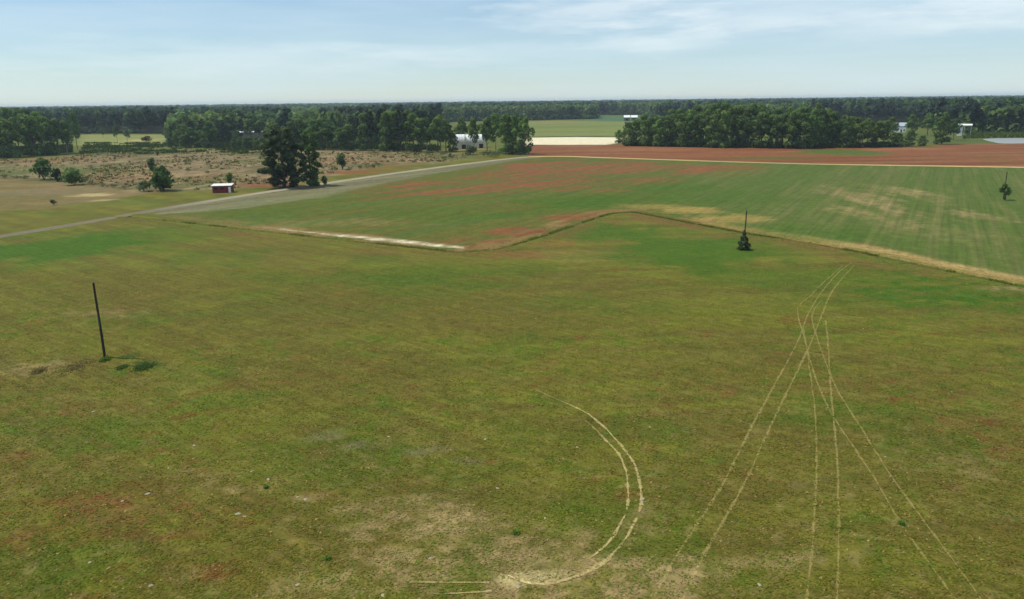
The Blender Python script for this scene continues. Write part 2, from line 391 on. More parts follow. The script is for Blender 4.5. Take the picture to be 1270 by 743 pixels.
def mixc(nt, fac, a, b, mode='MIX'):
    n = N(nt, 'ShaderNodeMix', data_type='RGBA', blend_type=mode)
    for s, v in ((n.inputs[0], fac), (n.inputs[6], a), (n.inputs[7], b)):
        if hasattr(v, 'is_output'): nt.links.new(v, s)
        elif isinstance(v, (int, float)): s.default_value = v
        else: s.default_value = (*v, 1)
    return n.outputs[2]


def ground_mat(name, s1, s2, amp1, amp2, flecks, bump=.25, bscale=3.0, rows=None):
    """albedo attribute broken up by fine growth noise, flecks of dry and rank grass"""
    m, nt, out = new_mat(name)
    a = N(nt, 'ShaderNodeAttribute', attribute_name='tone')
    g = N(nt, 'ShaderNodeNewGeometry'); pos = g.outputs['Position']
    n1 = noise_node(nt, s1, 5, .65, pos); n2 = noise_node(nt, s2, 4, .7, pos); n3 = noise_node(nt, s2 * .43, 5, .7, pos); n4 = noise_node(nt, s1 * 1.7, 3, .6, pos)
    v1 = maprange(nt, n1.outputs[0], .3, .7, 1 - amp1, 1 + amp1); v2 = maprange(nt, n2.outputs[0], .3, .7, 1 - amp2, 1 + amp2)
    mu = N(nt, 'ShaderNodeMath', operation='MULTIPLY'); nt.links.new(v1, mu.inputs[0]); nt.links.new(v2, mu.inputs[1])
    c = mixc(nt, 1.0, a.outputs[0], mu.outputs[0], 'MULTIPLY')
    if rows:      # drilled or mown lines: growth drawn out along one direction
        d, la, lb, amp = rows
        mp = N(nt, 'ShaderNodeMapping'); mp.vector_type = 'TEXTURE'; mp.inputs['Rotation'].default_value = (0, 0, math.atan2(d[1], d[0])); mp.inputs['Scale'].default_value = (la, lb, 1); nt.links.new(pos, mp.inputs[0])
        rn = noise_node(nt, 1.0, 4, .6, mp.outputs[0]); c = mixc(nt, 1.0, c, maprange(nt, rn.outputs[0], .3, .7, 1 - amp, 1 + amp), 'MULTIPLY')
    for k, (col, lo, hi, st, nn) in enumerate(flecks):
        f = maprange(nt, (n3, n4, n1)[nn].outputs[0], lo, hi, 0, st)
        c = mixc(nt, f, c, col)
    b = N(nt, 'ShaderNodeBsdfPrincipled'); nt.links.new(c, b.inputs['Base Color']); b.inputs['Roughness'].default_value = .95; b.inputs['Specular IOR Level'].default_value = .1
    bn = noise_node(nt, bscale, 5, .7, pos); bp = N(nt, 'ShaderNodeBump'); bp.inputs['Strength'].default_value = bump; bp.inputs['Distance'].default_value = .12
    nt.links.new(bn.outputs[0], bp.inputs['Height']); nt.links.new(bp.outputs[0], b.inputs['Normal']); nt.links.new(b.outputs[0], out.inputs[0])
    return m


M_PASTURE = ground_mat('pasture', 1.1, 5.0, .20, .30, [(lin(70, 96, 30, KA), .58, .72, .40, 1), (lin(150, 132, 96, KA), .58, .74, .45, 0), (lin(128, 80, 52, KA), .64, .76, .35, 2)], .5, 4.0, (_dl, 7, .55, .20))
M_CROP = ground_mat('crop', .35, 1.6, .16, .22, [(lin(64, 96, 40, KA), .56, .70, .5, 1), (lin(158, 146, 108, KA), .60, .75, .45, 0)], .3, 1.2, (_d2, 45, .8, .20))
M_SOIL = ground_mat('soil', .25, 1.1, .16, .2, [(lin(96, 98, 60, KA), .58, .72, .35, 1), (lin(190, 160, 130, KA), .62, .75, .3, 0)], .3, .8)
M_SCRUB = ground_mat('scrub_ground', .22, .9, .22, .3, [(lin(72, 84, 48, KA), .54, .66, .6, 1), (lin(96, 78, 60, KA), .58, .7, .5, 0), (lin(204, 186, 158, KA), .62, .72, .4, 2)], .4, .8)
M_FAR = ground_mat('far_ground', .05, .3, .12, .12, [], .1, .3)
M_DITCH = ground_mat('ditch_growth', 1.0, 4.0, .25, .3, [(lin(60, 80, 30, KA), .52, .64, .6, 1)], .5, 3)


def simple(name, col, rough=.8, var=.15, scale=3, spec=.3, metal=0, stretch=None):
    m, nt, out = new_mat(name)
    tc = N(nt, 'ShaderNodeTexCoord'); v = tc.outputs['Object']
    if stretch:
        mp = N(nt, 'ShaderNodeMapping'); mp.inputs['Scale'].default_value = stretch; nt.links.new(v, mp.inputs[0]); v = mp.outputs[0]
    n = noise_node(nt, scale, 5, .65, v)
    c = mixc(nt, 1.0, tuple(col), maprange(nt, n.outputs[0], .3, .7, 1 - var, 1 + var), 'MULTIPLY')
    b = N(nt, 'ShaderNodeBsdfPrincipled'); nt.links.new(c, b.inputs['Base Color']); b.inputs['Roughness'].default_value = rough; b.inputs['Specular IOR Level'].default_value = spec; b.inputs['Metallic'].default_value = metal
    nt.links.new(b.outputs[0], out.inputs[0]); return m


def leaf_mat(name, col, col2, trans=.28):
    """foliage: per-clump tone from the mesh, per-tree tone from the object"""
    m, nt, out = new_mat(name)
    a = N(nt, 'ShaderNodeAttribute', attribute_name='tone'); oi = N(nt, 'ShaderNodeObjectInfo')
    c = mixc(nt, oi.outputs['Random'], tuple(col), tuple(col2)); c = mixc(nt, 1.0, c, a.outputs[0], 'MULTIPLY')
    d = N(nt, 'ShaderNodeBsdfDiffuse'); t = N(nt, 'ShaderNodeBsdfTranslucent'); nt.links.new(c, d.inputs[0]); nt.links.new(c, t.inputs[0])
    mx = N(nt, 'ShaderNodeMixShader'); mx.inputs[0].default_value = trans; nt.links.new(d.outputs[0], mx.inputs[1]); nt.links.new(t.outputs[0], mx.inputs[2])
    nt.links.new(mx.outputs[0], out.inputs[0]); return m


def tone_mat(name, trans=.25):
    """growth whose albedo is carried by the mesh"""
    m, nt, out = new_mat(name)
    a = N(nt, 'ShaderNodeAttribute', attribute_name='tone')
    d = N(nt, 'ShaderNodeBsdfDiffuse'); t = N(nt, 'ShaderNodeBsdfTranslucent'); nt.links.new(a.outputs[0], d.inputs[0]); nt.links.new(a.outputs[0], t.inputs[0])
    mx = N(nt, 'ShaderNodeMixShader'); mx.inputs[0].default_value = trans; nt.links.new(d.outputs[0], mx.inputs[1]); nt.links.new(t.outputs[0], mx.inputs[2])
    nt.links.new(mx.outputs[0], out.inputs[0]); return m


L_BRIGHT = leaf_mat('leaves_spring_green', (.155, .245, .060), (.115, .200, .050), .42)
L_MID = leaf_mat('leaves_mid_green', (.090, .155, .046), (.126, .190, .052), .42)
L_DARK = leaf_mat('needles_dark', (.036, .056, .032), (.044, .064, .034), .34)
L_CEDAR = leaf_mat('needles_cedar', (.066, .094, .042), (.072, .100, .042), .38)
L_BRUSH = leaf_mat('brush_reddish', (.10, .055, .035), (.085, .05, .034), .15)
L_SCRUB = leaf_mat('scrub_leaves', (.105, .150, .055), (.125, .150, .070), .4)
L_TONE = tone_mat('mixed_growth', .38); L_GRASS = tone_mat('grass_blades', .2); L_WEED = tone_mat('weed_blades', .5)
BARK = simple('bark', (.11, .085, .065), .9, .3, 2, .1); BARKPALE = simple('pale_bark', (.26, .22, .18), .9, .3, 2, .1)
POLEWOOD = simple('weathered_pole_wood', (.040, .032, .028), .9, .35, 3, .15, stretch=(6, 6, .6))
REDPAINT = simple('red_painted_boards', (.20, .022, .028), .7, .25, 2.5, .3, stretch=(6, 6, .5)); WHITEPAINT = simple('white_paint', (.78, .77, .74), .5, .06, 2, .4)
ROOFWHITE = simple('white_metal_roof', (.80, .79, .77), .4, .05, 1.2, .4); DARKGAP = simple('dark_opening', (.02, .02, .02), .9, .1); GREYROOF = simple('grey_shingle', (.24, .26, .29), .8, .15, 2)
GLASSM = simple('window_glass', (.03, .04, .05), .15, .1, 1, .5); HOOP = simple('white_greenhouse_film', (.80, .80, .78), .35, .05, .6, .5); TIMBER = simple('grey_timber', (.22, .19, .16), .85, .2, 3)

# ------------------------------------------------------------------ the ground
REGION = ['pasture_field', 'crop_field', 'clay_field', 'sand_field', 'cleared_land', 'bare_field', 'farmland']
RMAT = [M_PASTURE, M_CROP, M_SOIL, M_SOIL, M_SCRUB, M_SOIL, M_FAR]


def region_id(x, y):
    r = np.full(x.shape, 0)
    ye = y > 165 + np.abs(x) * 0
    road_side = sdf(x, y, GL([(-260, 338), (0, 293.5), (200, 259.5), (400, 228), (655, 194.5), (655, 140), (-260, 150)]))
    r[road_side > 0] = 6
    r[y > 330] = 6
    r[in_poly(x, y, CLEAR_P)] = 4; r[in_poly(x, y, BARE_P)] = 5
    r[in_poly(x, y, CROP_P)] = 1; r[in_poly(x, y, CLAY_P)] = 2; r[in_poly(x, y, SAND_P)] = 3
    return r


acc = {k: ([], [], [], 0) for k in range(7)}


def ground_block(x0, x1, nx, y0, y1, ny):
    xs = np.linspace(x0, x1, nx + 1); ys = np.linspace(y0, y1, ny + 1)
    X, Y = np.meshgrid(xs, ys); X = X.ravel(); Y = Y.ravel()
    C = albedo(X, Y, (x1 - x0) / nx < 3)
    i = np.arange(nx * ny); r, q = i // nx, i % nx; a = r * (nx + 1) + q
    Fq = np.stack([a, a + 1, a + nx + 2, a + nx + 1], 1)
    cx = X[Fq].mean(1); cy = Y[Fq].mean(1)
    rid = region_id(cx, cy)
    dd, _ = seg_dist(cx, cy, DITCH); keep = dd > 2.6
    V = np.stack([X, Y, np.zeros_like(X)], 1)
    for k in range(7):
        f = Fq[(rid == k) & keep]
        if not len(f): continue
        u, inv = np.unique(f, return_inverse=True)
        vs, fs, cs, off = acc[k]
        vs.append(V[u]); cs.append(C[u]); fs.append(inv.reshape(-1, 4) + off)
        acc[k] = (vs, fs, cs, off + len(u))


NEAR = 28.0
ground_block(-84, 84, 420, NEAR, 100, 180)
ground_block(-180, 180, 360, 100, 200, 100)
ground_block(-320, 320, 427, 200, 400, 134)
ground_block(-640, 640, 256, 400, 800, 80)
ground_block(-1600, 1600, 160, 800, 2400, 80)
# coarser surroundings out to the horizon
ground_block(-180, -84, 48, NEAR, 100, 36); ground_block(84, 180, 48, NEAR, 100, 36)
ground_block(-320, -180, 47, NEAR, 200, 58); ground_block(180, 320, 47, NEAR, 200, 58)
ground_block(-640, -320, 64, NEAR, 400, 74); ground_block(320, 640, 64, NEAR, 400, 74)
ground_block(-1600, -640, 48, NEAR, 800, 38); ground_block(640, 1600, 48, NEAR, 800, 38)
ground_block(-8500, -1600, 50, -400, 2400, 30); ground_block(1600, 8500, 50, -400, 2400, 30)
ground_block(-8500, 8500, 100, 2400, 9000, 50)
ground_block(-1600, 1600, 160, -400, NEAR, 22)
for k in range(7):
    vs, fs, cs, off = acc[k]
    if off: add(REGION[k], mesh_from(REGION[k], np.vstack(vs), np.vstack(fs), RMAT[k], col=np.vstack(cs), smooth=True), kind='structure')


def resample(P, step):
    P = np.asarray(P, float); d = np.hypot(*np.diff(P, axis=0).T); L = np.concatenate([[0], np.cumsum(d)])
    # rounded corners: Catmull-Rom through the points
    out = []
    n = len(P)
    for i in range(n - 1):
        p0, p1, p2, p3 = P[max(i - 1, 0)], P[i], P[i + 1], P[min(i + 2, n - 1)]
        k = max(2, int(d[i] / step))
        for t in np.linspace(0, 1, k, endpoint=False):
            out.append(.5 * ((2 * p1) + (-p0 + p2) * t + (2 * p0 - 5 * p1 + 4 * p2 - p3) * t * t + (-p0 + 3 * p1 - 3 * p2 + p3) * t ** 3))
    out.append(P[-1]); return np.array(out)


def sweep(P, offs, zs):
    """strip along a polyline: vertices (n*k,3) and quads"""
    T = np.gradient(P, axis=0); T /= np.linalg.norm(T, axis=1)[:, None]; Nn = np.stack([-T[:, 1], T[:, 0]], 1)
    n, k = len(P), len(offs)
    V = np.zeros((n, k, 3))
    for j, (o, z) in enumerate(zip(offs, zs)):
        V[:, j, :2] = P + Nn * np.broadcast_to(np.asarray(o), (n,))[:, None]; V[:, j, 2] = z
    i = np.arange((n - 1) * (k - 1)); r, q = i // (k - 1), i % (k - 1); a = r * k + q
    return V.reshape(-1, 3), np.stack([a, a + k, a + k + 1, a + 1], 1)


# the ditch itself: a shallow cut with rough banks (mitre the corners by plain polyline resampling)
def plain(P, step):
    out = []
    for a, b in zip(P[:-1], P[1:]):
        k = max(1, int(np.hypot(*(b - a)) / step)); out += [a + (b - a) * t for t in np.linspace(0, 1, k, endpoint=False)]
    out.append(P[-1]); return np.array(out)


_e0 = DITCH[0] - DITCH[1]; _e1 = DITCH[-1] - DITCH[-2]
DP = plain(np.vstack([DITCH[:1] + _e0 / np.linalg.norm(_e0) * 5, DITCH, DITCH[-1:] + _e1 / np.linalg.norm(_e1) * 5]), 1.0)
for _ in range(3): DP[1:-1] = (DP[:-2] + DP[1:-1] * 2 + DP[2:]) / 4
offs = [-4.2, -3.3, -2.4, -1.5, -.9, -.4, 0, .4, .9, 1.5, 2.4, 3.3, 4.2]
prof = [.006, .03, .05, .05, -.02, -.18, -.26, -.18, -.02, .05, .05, .03, .006]
V, Fq = sweep(DP, offs, prof)
nz = fbm(V[:, 0] / 1.2, V[:, 1] / 1.2, 5, 3) - .5
V[:, 2] += np.where(np.tile(np.abs(np.array(offs)) < 3.4, len(DP)), nz * .25, 0)
add('ditch', mesh_from('ditch', V, Fq, M_DITCH, col=albedo(V[:, 0], V[:, 1]), smooth=True), kind='structure')

# roads
ROADM = ground_mat('road_surface', .3, 2.0, .10, .14, [(lin(150, 146, 130, KA), .58, .72, .4, 1)], .1, 3)
RP = resample(ROAD, 2.0); n = len(RP); al = np.linspace(0, 1, n)
V, Fq = sweep(RP, [-2.3, -1.8, -.8, 0, .8, 1.8, 2.3], [.004, .03, .05, .055, .05, .03, .004])
t7 = np.tile(np.array([0, .6, 1, .85, 1, .6, 0.]), n); far = np.repeat(sstep(.22, .42, al), 7)
c0 = albedo(V[:, 0], V[:, 1]); cr = lin(128, 122, 100, [.70, .69, .64]) * (1 - far)[:, None] + lin(164, 156, 132, .8) * far[:, None]
cr = cr * (.85 + .3 * fbm(V[:, 0] / 3, V[:, 1] / 3, 101, 3))[:, None]
add('road', mesh_from('road', V, Fq, ROADM, col=c0 + (cr - c0) * np.clip(t7 * 1.5, 0, 1)[:, None], smooth=True), kind='structure')
TP = resample(TRACK, 3.0); n = len(TP)
wob = (fbm(np.arange(n) / 9., np.zeros(n), 103, 3) - .5)
V, Fq = sweep(TP, [-3.2 + wob, -2.2 + wob, -1 * np.ones(n), 0 * np.ones(n), np.ones(n), 2.2 + wob, 3.2 + wob], [.004, .03, .04, .045, .04, .03, .004])
t7 = np.tile(np.array([0, .7, 1, .75, 1, .7, 0.]), n); strength = np.interp(np.repeat(np.arange(n) / n, 7), [0, .1, .25, .42, .6, .7, 1], [1, 1, .75, .55, .75, 1, 1])
c0 = albedo(V[:, 0], V[:, 1]); cr = lin(206, 184, 140, KA) * (.85 + .3 * fbm(V[:, 0] / 4, V[:, 1] / 4, 105, 3))[:, None]
add('dirt_road', mesh_from('dirt_road', V, Fq, ROADM, col=c0 + (cr - c0) * np.clip(t7 * strength * 1.3, 0, 1)[:, None], smooth=True), kind='structure')

# tyre tracks: ragged pale ruts worn through the grass
RUTZ = [0.0]


def rut_arrays(px, w, wear):
    P = plain(resample(GL(px), 2.5), .14)
    n = len(P); i = np.arange(n) * .14; s = int(abs(px[0][0])) % 97
    jit = (fbm(i / 1.6, i * 0, s, 3) - .5) * .10; T = np.gradient(P, axis=0); T /= np.maximum(np.linalg.norm(T, axis=1), 1e-6)[:, None]
    Nn = np.stack([-T[:, 1], T[:, 0]], 1); P = P + Nn * jit[:, None]
    ww = w * np.clip(1.75 * fbm(i / .9, i * 0 + 2, s + 1, 3) + .5 * fbm(i / 7, i * 0 + 2, s + 4, 2) - .62 + wear, 0, 1.4)
    k = ww < w * .22; ww[k] = 0
    l = ww * (.7 + .6 * vnoise(i / .3, i * 0, s + 2)); r = ww * (.7 + .6 * vnoise(i / .3, i * 0, s + 3))
    V = np.zeros((n, 3, 3)); V[:, 0, :2] = P - Nn * l[:, None] / 2; V[:, 1, :2] = P; V[:, 2, :2] = P + Nn * r[:, None] / 2; V[:, :, 2] = .006 + RUTZ[0]; V[:, 1, 2] = .012 + RUTZ[0]; RUTZ[0] += .003
    a = np.arange(n - 1)[~(k[:-1] & k[1:])] * 3
    return V.reshape(-1, 3), np.vstack([np.stack([a, a + 3, a + 4, a + 1], 1), np.stack([a + 1, a + 4, a + 5, a + 2], 1)]), ww


TRACKM = ground_mat('worn_rut', 1.5, 7, .15, .3, [(lin(112, 108, 62, KA), .56, .66, .75, 1)], .3, 6)
TRACKS = [
 ('pale pair of wheel ruts curving up from the bottom edge, leftmost of the crossing tracks', .20, .40,
  [[(800, 760), (809, 743), (847, 677), (896, 601), (934, 526), (969, 462), (992, 418), (1001, 392), (1019, 362), (1042, 336), (1056, 326)],
   [(838, 760), (847, 741), (876, 683), (925, 596), (957, 526), (987, 464), (1004, 429), (1019, 392), (1033, 360), (1059, 329)]]),
 ('straight pair of wheel ruts running up between the two other crossing tracks', .20, .34,
  [[(1000, 760), (1001, 743), (1007, 683), (1011, 625), (1013, 566), (1010, 502), (1005, 467), (1001, 435), (996, 405)],
   [(1037, 760), (1038, 743), (1040, 683), (1040, 625), (1038, 566), (1034, 520), (1030, 479), (1027, 427), (1024, 397)]]),
 ('pair of wheel ruts sweeping out to the lower right corner from the crossing', .19, .32,
  [[(1196, 760), (1185, 743), (1150, 695), (1118, 651), (1086, 596), (1057, 552), (1030, 511), (1010, 464), (998, 421), (989, 383), (1004, 368), (1024, 348), (1045, 330)],
   [(1230, 760), (1217, 743), (1173, 683), (1132, 628), (1097, 578), (1065, 526), (1039, 485), (1022, 444), (1007, 392), (1020, 372)]]),
 ('hooked pale pair of ruts bending round in a half circle in the near grass', .30, .17,
  [[(664, 483), (683, 492), (710, 504), (729, 513), (748, 529), (763, 544), (778, 563), (788, 578), (793, 597), (796, 620), (793, 635), (784, 654), (770, 677), (751, 696), (725, 710), (702, 719), (671, 725), (640, 716)],
   [(725, 521), (740, 534), (753, 548), (767, 563), (776, 582), (779, 605), (778, 628), (770, 650), (751, 677), (732, 692)],
   [(775, 670), (751, 696), (725, 710), (702, 719), (671, 725), (650, 722), (630, 714)]]),
 ('short faint pair of ruts lying left of the hooked track', .16, .10,
  [[(508, 722), (550, 722.5), (607, 723)], [(534, 737), (570, 736), (610, 733)]]),
]
for lab, w, wear, ruts in TRACKS:
    vs, fs, ws, off = [], [], [], 0; ramps = []
    for px in ruts:
        v, f, ww = rut_arrays(px, w, wear); vs.append(v); fs.append(f + off); off += len(v); ramps.append(np.repeat(np.clip(np.linspace(.15, 3.6, len(v) // 3), 0, .92), 3))
    v = np.vstack(vs); c0 = albedo(v[:, 0], v[:, 1]); edge = np.tile([.5, 1, .5], len(v) // 3); ramp = np.concatenate(ramps) if 'hooked' in lab else (.45 if 'short' in lab else .70)
    cc = lin(166, 154, 108, KA) if 'hooked' not in lab else lin(196, 182, 140, KA)
    cc = np.maximum(cc[None], c0 * 1.5)
    add('wheel_track_path', mesh_from('wheel_track_path', v, np.vstack(fs), TRACKM, col=c0 + (cc - c0) * (edge * ramp)[:, None], smooth=True), kind='structure', label=lab)

# pond
mw, nt, out = new_mat('pond_water')
b = N(nt, 'ShaderNodeBsdfPrincipled'); b.inputs['Base Color'].default_value = (.34, .34, .33, 1); b.inputs['Roughness'].default_value = .3; b.inputs['IOR'].default_value = 1.33
g = N(nt, 'ShaderNodeNewGeometry'); bn = noise_node(nt, .8, 3, .6, g.outputs['Position']); bp = N(nt, 'ShaderNodeBump'); bp.inputs['Strength'].default_value = .9; nt.links.new(bn.outputs[0], bp.inputs['Height']); nt.links.new(bp.outputs[0], b.inputs['Normal'])
nt.links.new(b.outputs[0], out.inputs[0])
PND = GL([(1219, 172.5), (1238, 171.5), (1290, 171.3), (1380, 171.5), (1380, 177), (1290, 177.6), (1245, 178), (1232, 176.2), (1222, 174)])
PND = resample(np.vstack([PND, PND[:1]]), 4)[:-1]
add('pond_water', mesh_from('pond_water', np.c_[PND, np.full(len(PND), .02)], [list(range(len(PND)))], mw), kind='structure')

# ------------------------------------------------------------------ grass (blades nobody could count)
def blades(X, Y, hgt, wid, cols, lean=.7, rng=RNG):
    n = len(X); a = rng.uniform(0, 2 * np.pi, n); la = rng.uniform(0, 2 * np.pi, n)
    dx, dy = np.cos(a) * wid / 2, np.sin(a) * wid / 2
    V = np.zeros((n, 3, 3)); V[:, 0] = np.c_[X - dx, Y - dy, np.full(n, -.01)]; V[:, 1] = np.c_[X + dx, Y + dy, np.full(n, -.01)]
    V[:, 2] = np.c_[X + np.cos(la) * hgt * lean, Y + np.sin(la) * hgt * lean, hgt]
    return V.reshape(-1, 3), np.arange(3 * n).reshape(-1, 3), np.repeat(cols, 3, 0)


def leaflets(X, Y, ln, wd, cols, rise, rng=RNG):
    """low leaf blades lying over the ground, faces up"""
    n = len(X); a = rng.uniform(0, 2 * np.pi, n); dx, dy = np.cos(a), np.sin(a)
    V = np.zeros((n, 3, 3)); V[:, 0] = np.c_[X + dy * wd / 2, Y - dx * wd / 2, np.full(n, .012)]; V[:, 1] = np.c_[X + dx * ln, Y + dy * ln, rise]; V[:, 2] = np.c_[X - dy * wd / 2, Y + dx * wd / 2, np.full(n, .012) + rise * rng.uniform(0, .6, n)]
    return V.reshape(-1, 3), np.arange(3 * n).reshape(-1, 3), np.repeat(cols, 3, 0)


nT = 330000
yy = 30 + 95 * RNG.random(nT) ** 1.6; xx = (RNG.random(nT) * 2 - 1) * (yy * .74 + 8)
clump = fbm(xx / 1.1, yy / .8, 201, 3); k = clump + RNG.random(nT) * .35 > .55
dd, _ = seg_dist(xx, yy, DITCH); k &= (dd > 3) & ~in_poly(xx, yy, CROP_P)
xx, yy, clump = xx[k], yy[k], clump[k]
c = albedo(xx, yy) * RNG.uniform(.74, 1.30, (len(xx), 1)); gsel = RNG.random(len(xx)) < .25 * sstep(.4, .6, fbm(xx / 6, yy / 5, 205, 3)) + .06
c[gsel] = lin(92, 116, 46, KA) * RNG.uniform(.8, 1.3, (gsel.sum(), 1)); dsel = RNG.random(len(xx)) < .05
c[dsel] = lin(158, 142, 100, KA) * RNG.uniform(.7, 1.2, (dsel.sum(), 1))
ln = RNG.uniform(.07, .22, len(xx)); V, T3, C3 = leaflets(xx, yy, ln, ln * RNG.uniform(.4, 1.0, len(xx)), np.clip(c * 1.25, 0, .5), RNG.uniform(.02, .08, len(xx)))
add('grass', mesh_from('grass', V, T3, L_GRASS, col=C3), kind='stuff', label='short olive grass of the near field', category='grass')

# tall weeds along the ditch
T = []
Pd = DP[RNG.integers(0, len(DP), 26000)] + RNG.normal(0, .42, (26000, 2))
den = fbm(Pd[:, 0] / 5, Pd[:, 1] / 5, 211, 3); Pd = Pd[den > .54]
c = lin(146, 156, 84, KA) * RNG.uniform(.6, 1.3, (len(Pd), 1)); hs = RNG.uniform(.12, .38, len(Pd))
V, T3, C3 = blades(Pd[:, 0], Pd[:, 1], hs, RNG.uniform(.12, .4, len(Pd)), c, .4); V[:, 2] -= .18
add('ditch_weeds', mesh_from('ditch_weeds', V, T3, L_WEED, col=C3), kind='stuff', label='rank dark weeds growing along the field ditch', category='weeds')

# ------------------------------------------------------------------ foliage
def leaf_cloud(lobes, n, size, rng, up=.35, shell=(.72, 1.06), tone=(.6, 1.35), flat=0.0):
    """n leaf clumps on the given ellipsoids -> verts, quads, tone"""
    lobes = np.array(lobes, float); w = lobes[:, 3] * lobes[:, 4] + lobes[:, 3] * lobes[:, 5]; w /= w.sum()
    li = rng.choice(len(lobes), n, p=w); L = lobes[li]
    d = rng.normal(0, 1, (n, 3)); d[:, 2] += up; d /= np.linalg.norm(d, axis=1)[:, None]
    rr = rng.uniform(shell[0], shell[1], n)[:, None]
    c = L[:, :3] + d * L[:, 3:6] * rr
    nrm = d * .8 + rng.normal(0, .7, (n, 3)); nrm[:, 2] += flat; nrm /= np.linalg.norm(nrm, axis=1)[:, None]
    nrm *= np.where((nrm * d).sum(1) < 0, -1, 1)[:, None]; vn = d * .75 + nrm * .45; vn[:, 2] += .12; vn /= np.linalg.norm(vn, axis=1)[:, None]
    t = np.cross(nrm, rng.normal(0, 1, (n, 3))); t /= np.linalg.norm(t, axis=1)[:, None]; b = np.cross(nrm, t)
    s = (size * rng.uniform(.55, 1.35, n))[:, None]
    q = []
    for a_, b_ in ((-1, -.6), (.7, -1), (1, .7), (-.6, 1)):
        k = rng.uniform(.55, 1.1, (n, 1)); q.append(c + t * s * a_ * .5 * k + b * s * b_ * .5 * k)
    Q = np.stack(q, 1); gn = np.cross(Q[:, 1] - Q[:, 0], Q[:, 3] - Q[:, 0]); fl = (gn * nrm).sum(1) < 0; Q[fl] = Q[fl][:, ::-1]; V = Q.reshape(-1, 3)
    lobe_tone = rng.uniform(.78, 1.25, len(lobes))[li]
    tn = np.repeat(np.c_[lobe_tone * rng.uniform(tone[0], tone[1], n), vn], 4, 0)
    return V, np.arange(4 * n).reshape(-1, 4), tn


def tint(tn, rng=RNG):
    return np.repeat(tn[:, :1], 3, 1)


def deciduous(seed, skirts=False, n=1500):
    """20 m broadleaf: returns crown mesh data and trunk MB"""
    rng = np.random.default_rng(seed); random.seed(seed)
    z0 = 3.0 if skirts else 6.0
    lobes = [(0, 0, 12.5, 3.2, 3.2, 5.2)]
    limbs = []
    for k in range(11):
        a = k * 2.4 + rng.uniform(-.4, .4); z = z0 + 1 + (17.5 - z0) * ((k + .5) / 11) ** .9; rad = (4.0 if k < 8 else 2.4) * rng.uniform(.55, 1.1)
        if z > 15.5: rad *= .5
        r = rng.uniform(1.6, 2.7); lobes.append((math.cos(a) * rad, math.sin(a) * rad, z, r, r, r * rng.uniform(.7, 1.0)))
        limbs.append((math.cos(a) * rad * .8, math.sin(a) * rad * .8, z))
    lobes.append((rng.uniform(-1, 1), rng.uniform(-1, 1), 18.0, 2.0, 2.0, 2.1))
    if skirts:
        for k in range(6):
            a = k * 1.05 + rng.uniform(-.3, .3); lobes.append((math.cos(a) * 2.8, math.sin(a) * 2.8, rng.uniform(1.4, 3.2), 2.0, 2.0, 1.7))
    cr = leaf_cloud(lobes, n, 1.05, rng)
    mb = MB(); mb.tube([(0, 0, -.2), (.1, .05, 3), (-.15, .1, 7), (.1, -.1, 12), (0, 0, 17)], [.36, .28, .22, .15, .05], 8)
    for x, y, z in limbs: mb.tube([(0, 0, z * .62), (x * .5, y * .5, z * .82), (x, y, z)], [.12, .08, .03], 5)
    return cr, mb


def pine(seed, n=900):
    rng = np.random.default_rng(seed); random.seed(seed); lobes = []; mb = MB()
    mb.tube([(0, 0, -.2), (.15, 0, 6), (-.1, .1, 13), (0, 0, 19.3)], [.34, .28, .2, .05], 8)
    for k in range(17):
        z = 8 + 11.2 * (k / 16); a = k * 2.4 + rng.uniform(-.5, .5); L = rng.uniform(1.6, 3.6) * (1 - .75 * ((z - 8) / 12) ** 2)
        lobes.append((math.cos(a) * L * .8, math.sin(a) * L * .8, z, max(.9, L * .55), max(.9, L * .55), .85))
        mb.tube([(0, 0, z - .5), (math.cos(a) * L, math.sin(a) * L, z)], [.08, .03], 5)
    lobes.append((0, 0, 18.8, 1.0, 1.0, 1.3))
    return leaf_cloud(lobes, n, .85, rng, shell=(.4, 1.1), flat=.5), mb


def cedar(seed, n=2600, full=True):
    """ragged evergreen with boughs down to the ground, 20 m"""
    rng = np.random.default_rng(seed); random.seed(seed); lobes = []; mb = MB()
    mb.tube([(0, 0, -.2), (.1, 0, 6), (-.1, .1, 13), (0, 0, 19)], [.42, .33, .2, .05], 8)
    m = 44
    for k in range(m):
        z = .8 + 18.2 * (k / (m - 1)); a = k * 2.4 + rng.uniform(-.5, .5)
        prof = np.interp(z, [0, 3, 8, 12, 16, 20], [5.0, 5.6, 5.4, 5.2, 4.6, 2.4]) * (1 if full else .75)
        L = prof * rng.uniform(.55, 1.1)
        lobes.append((math.cos(a) * L * .72, math.sin(a) * L * .72, z, max(.7, L * .34), max(.7, L * .34), 1.0))
        mb.tube([(0, 0, z), (math.cos(a) * L * .9, math.sin(a) * L * .9, z + .2)], [.07, .02], 4)
    return leaf_cloud(lobes, n, .75, rng, shell=(.3, 1.1), flat=.3, tone=(.55, 1.45)), mb


def shrub_data(seed, n=260, r=1.0, size=.32):
    rng = np.random.default_rng(seed)
    lobes = [(rng.uniform(-.6, .6) * r, rng.uniform(-.6, .6) * r, r * rng.uniform(.4, .9), r * rng.uniform(.4, .7), r * rng.uniform(.4, .7), r * rng.uniform(.4, .65)) for _ in range(6)]
    return leaf_cloud(lobes, n, size, rng, shell=(.4, 1.1))


def crown_mesh(name, data, mat):
    V, Fq, tn = data; return mesh_from(name, V, Fq, mat, col=tint(tn), nrm=tn[:, 1:])


def trunk_mesh(name, mb, mat): return mesh_from(name, mb.v, mb.f, mat)


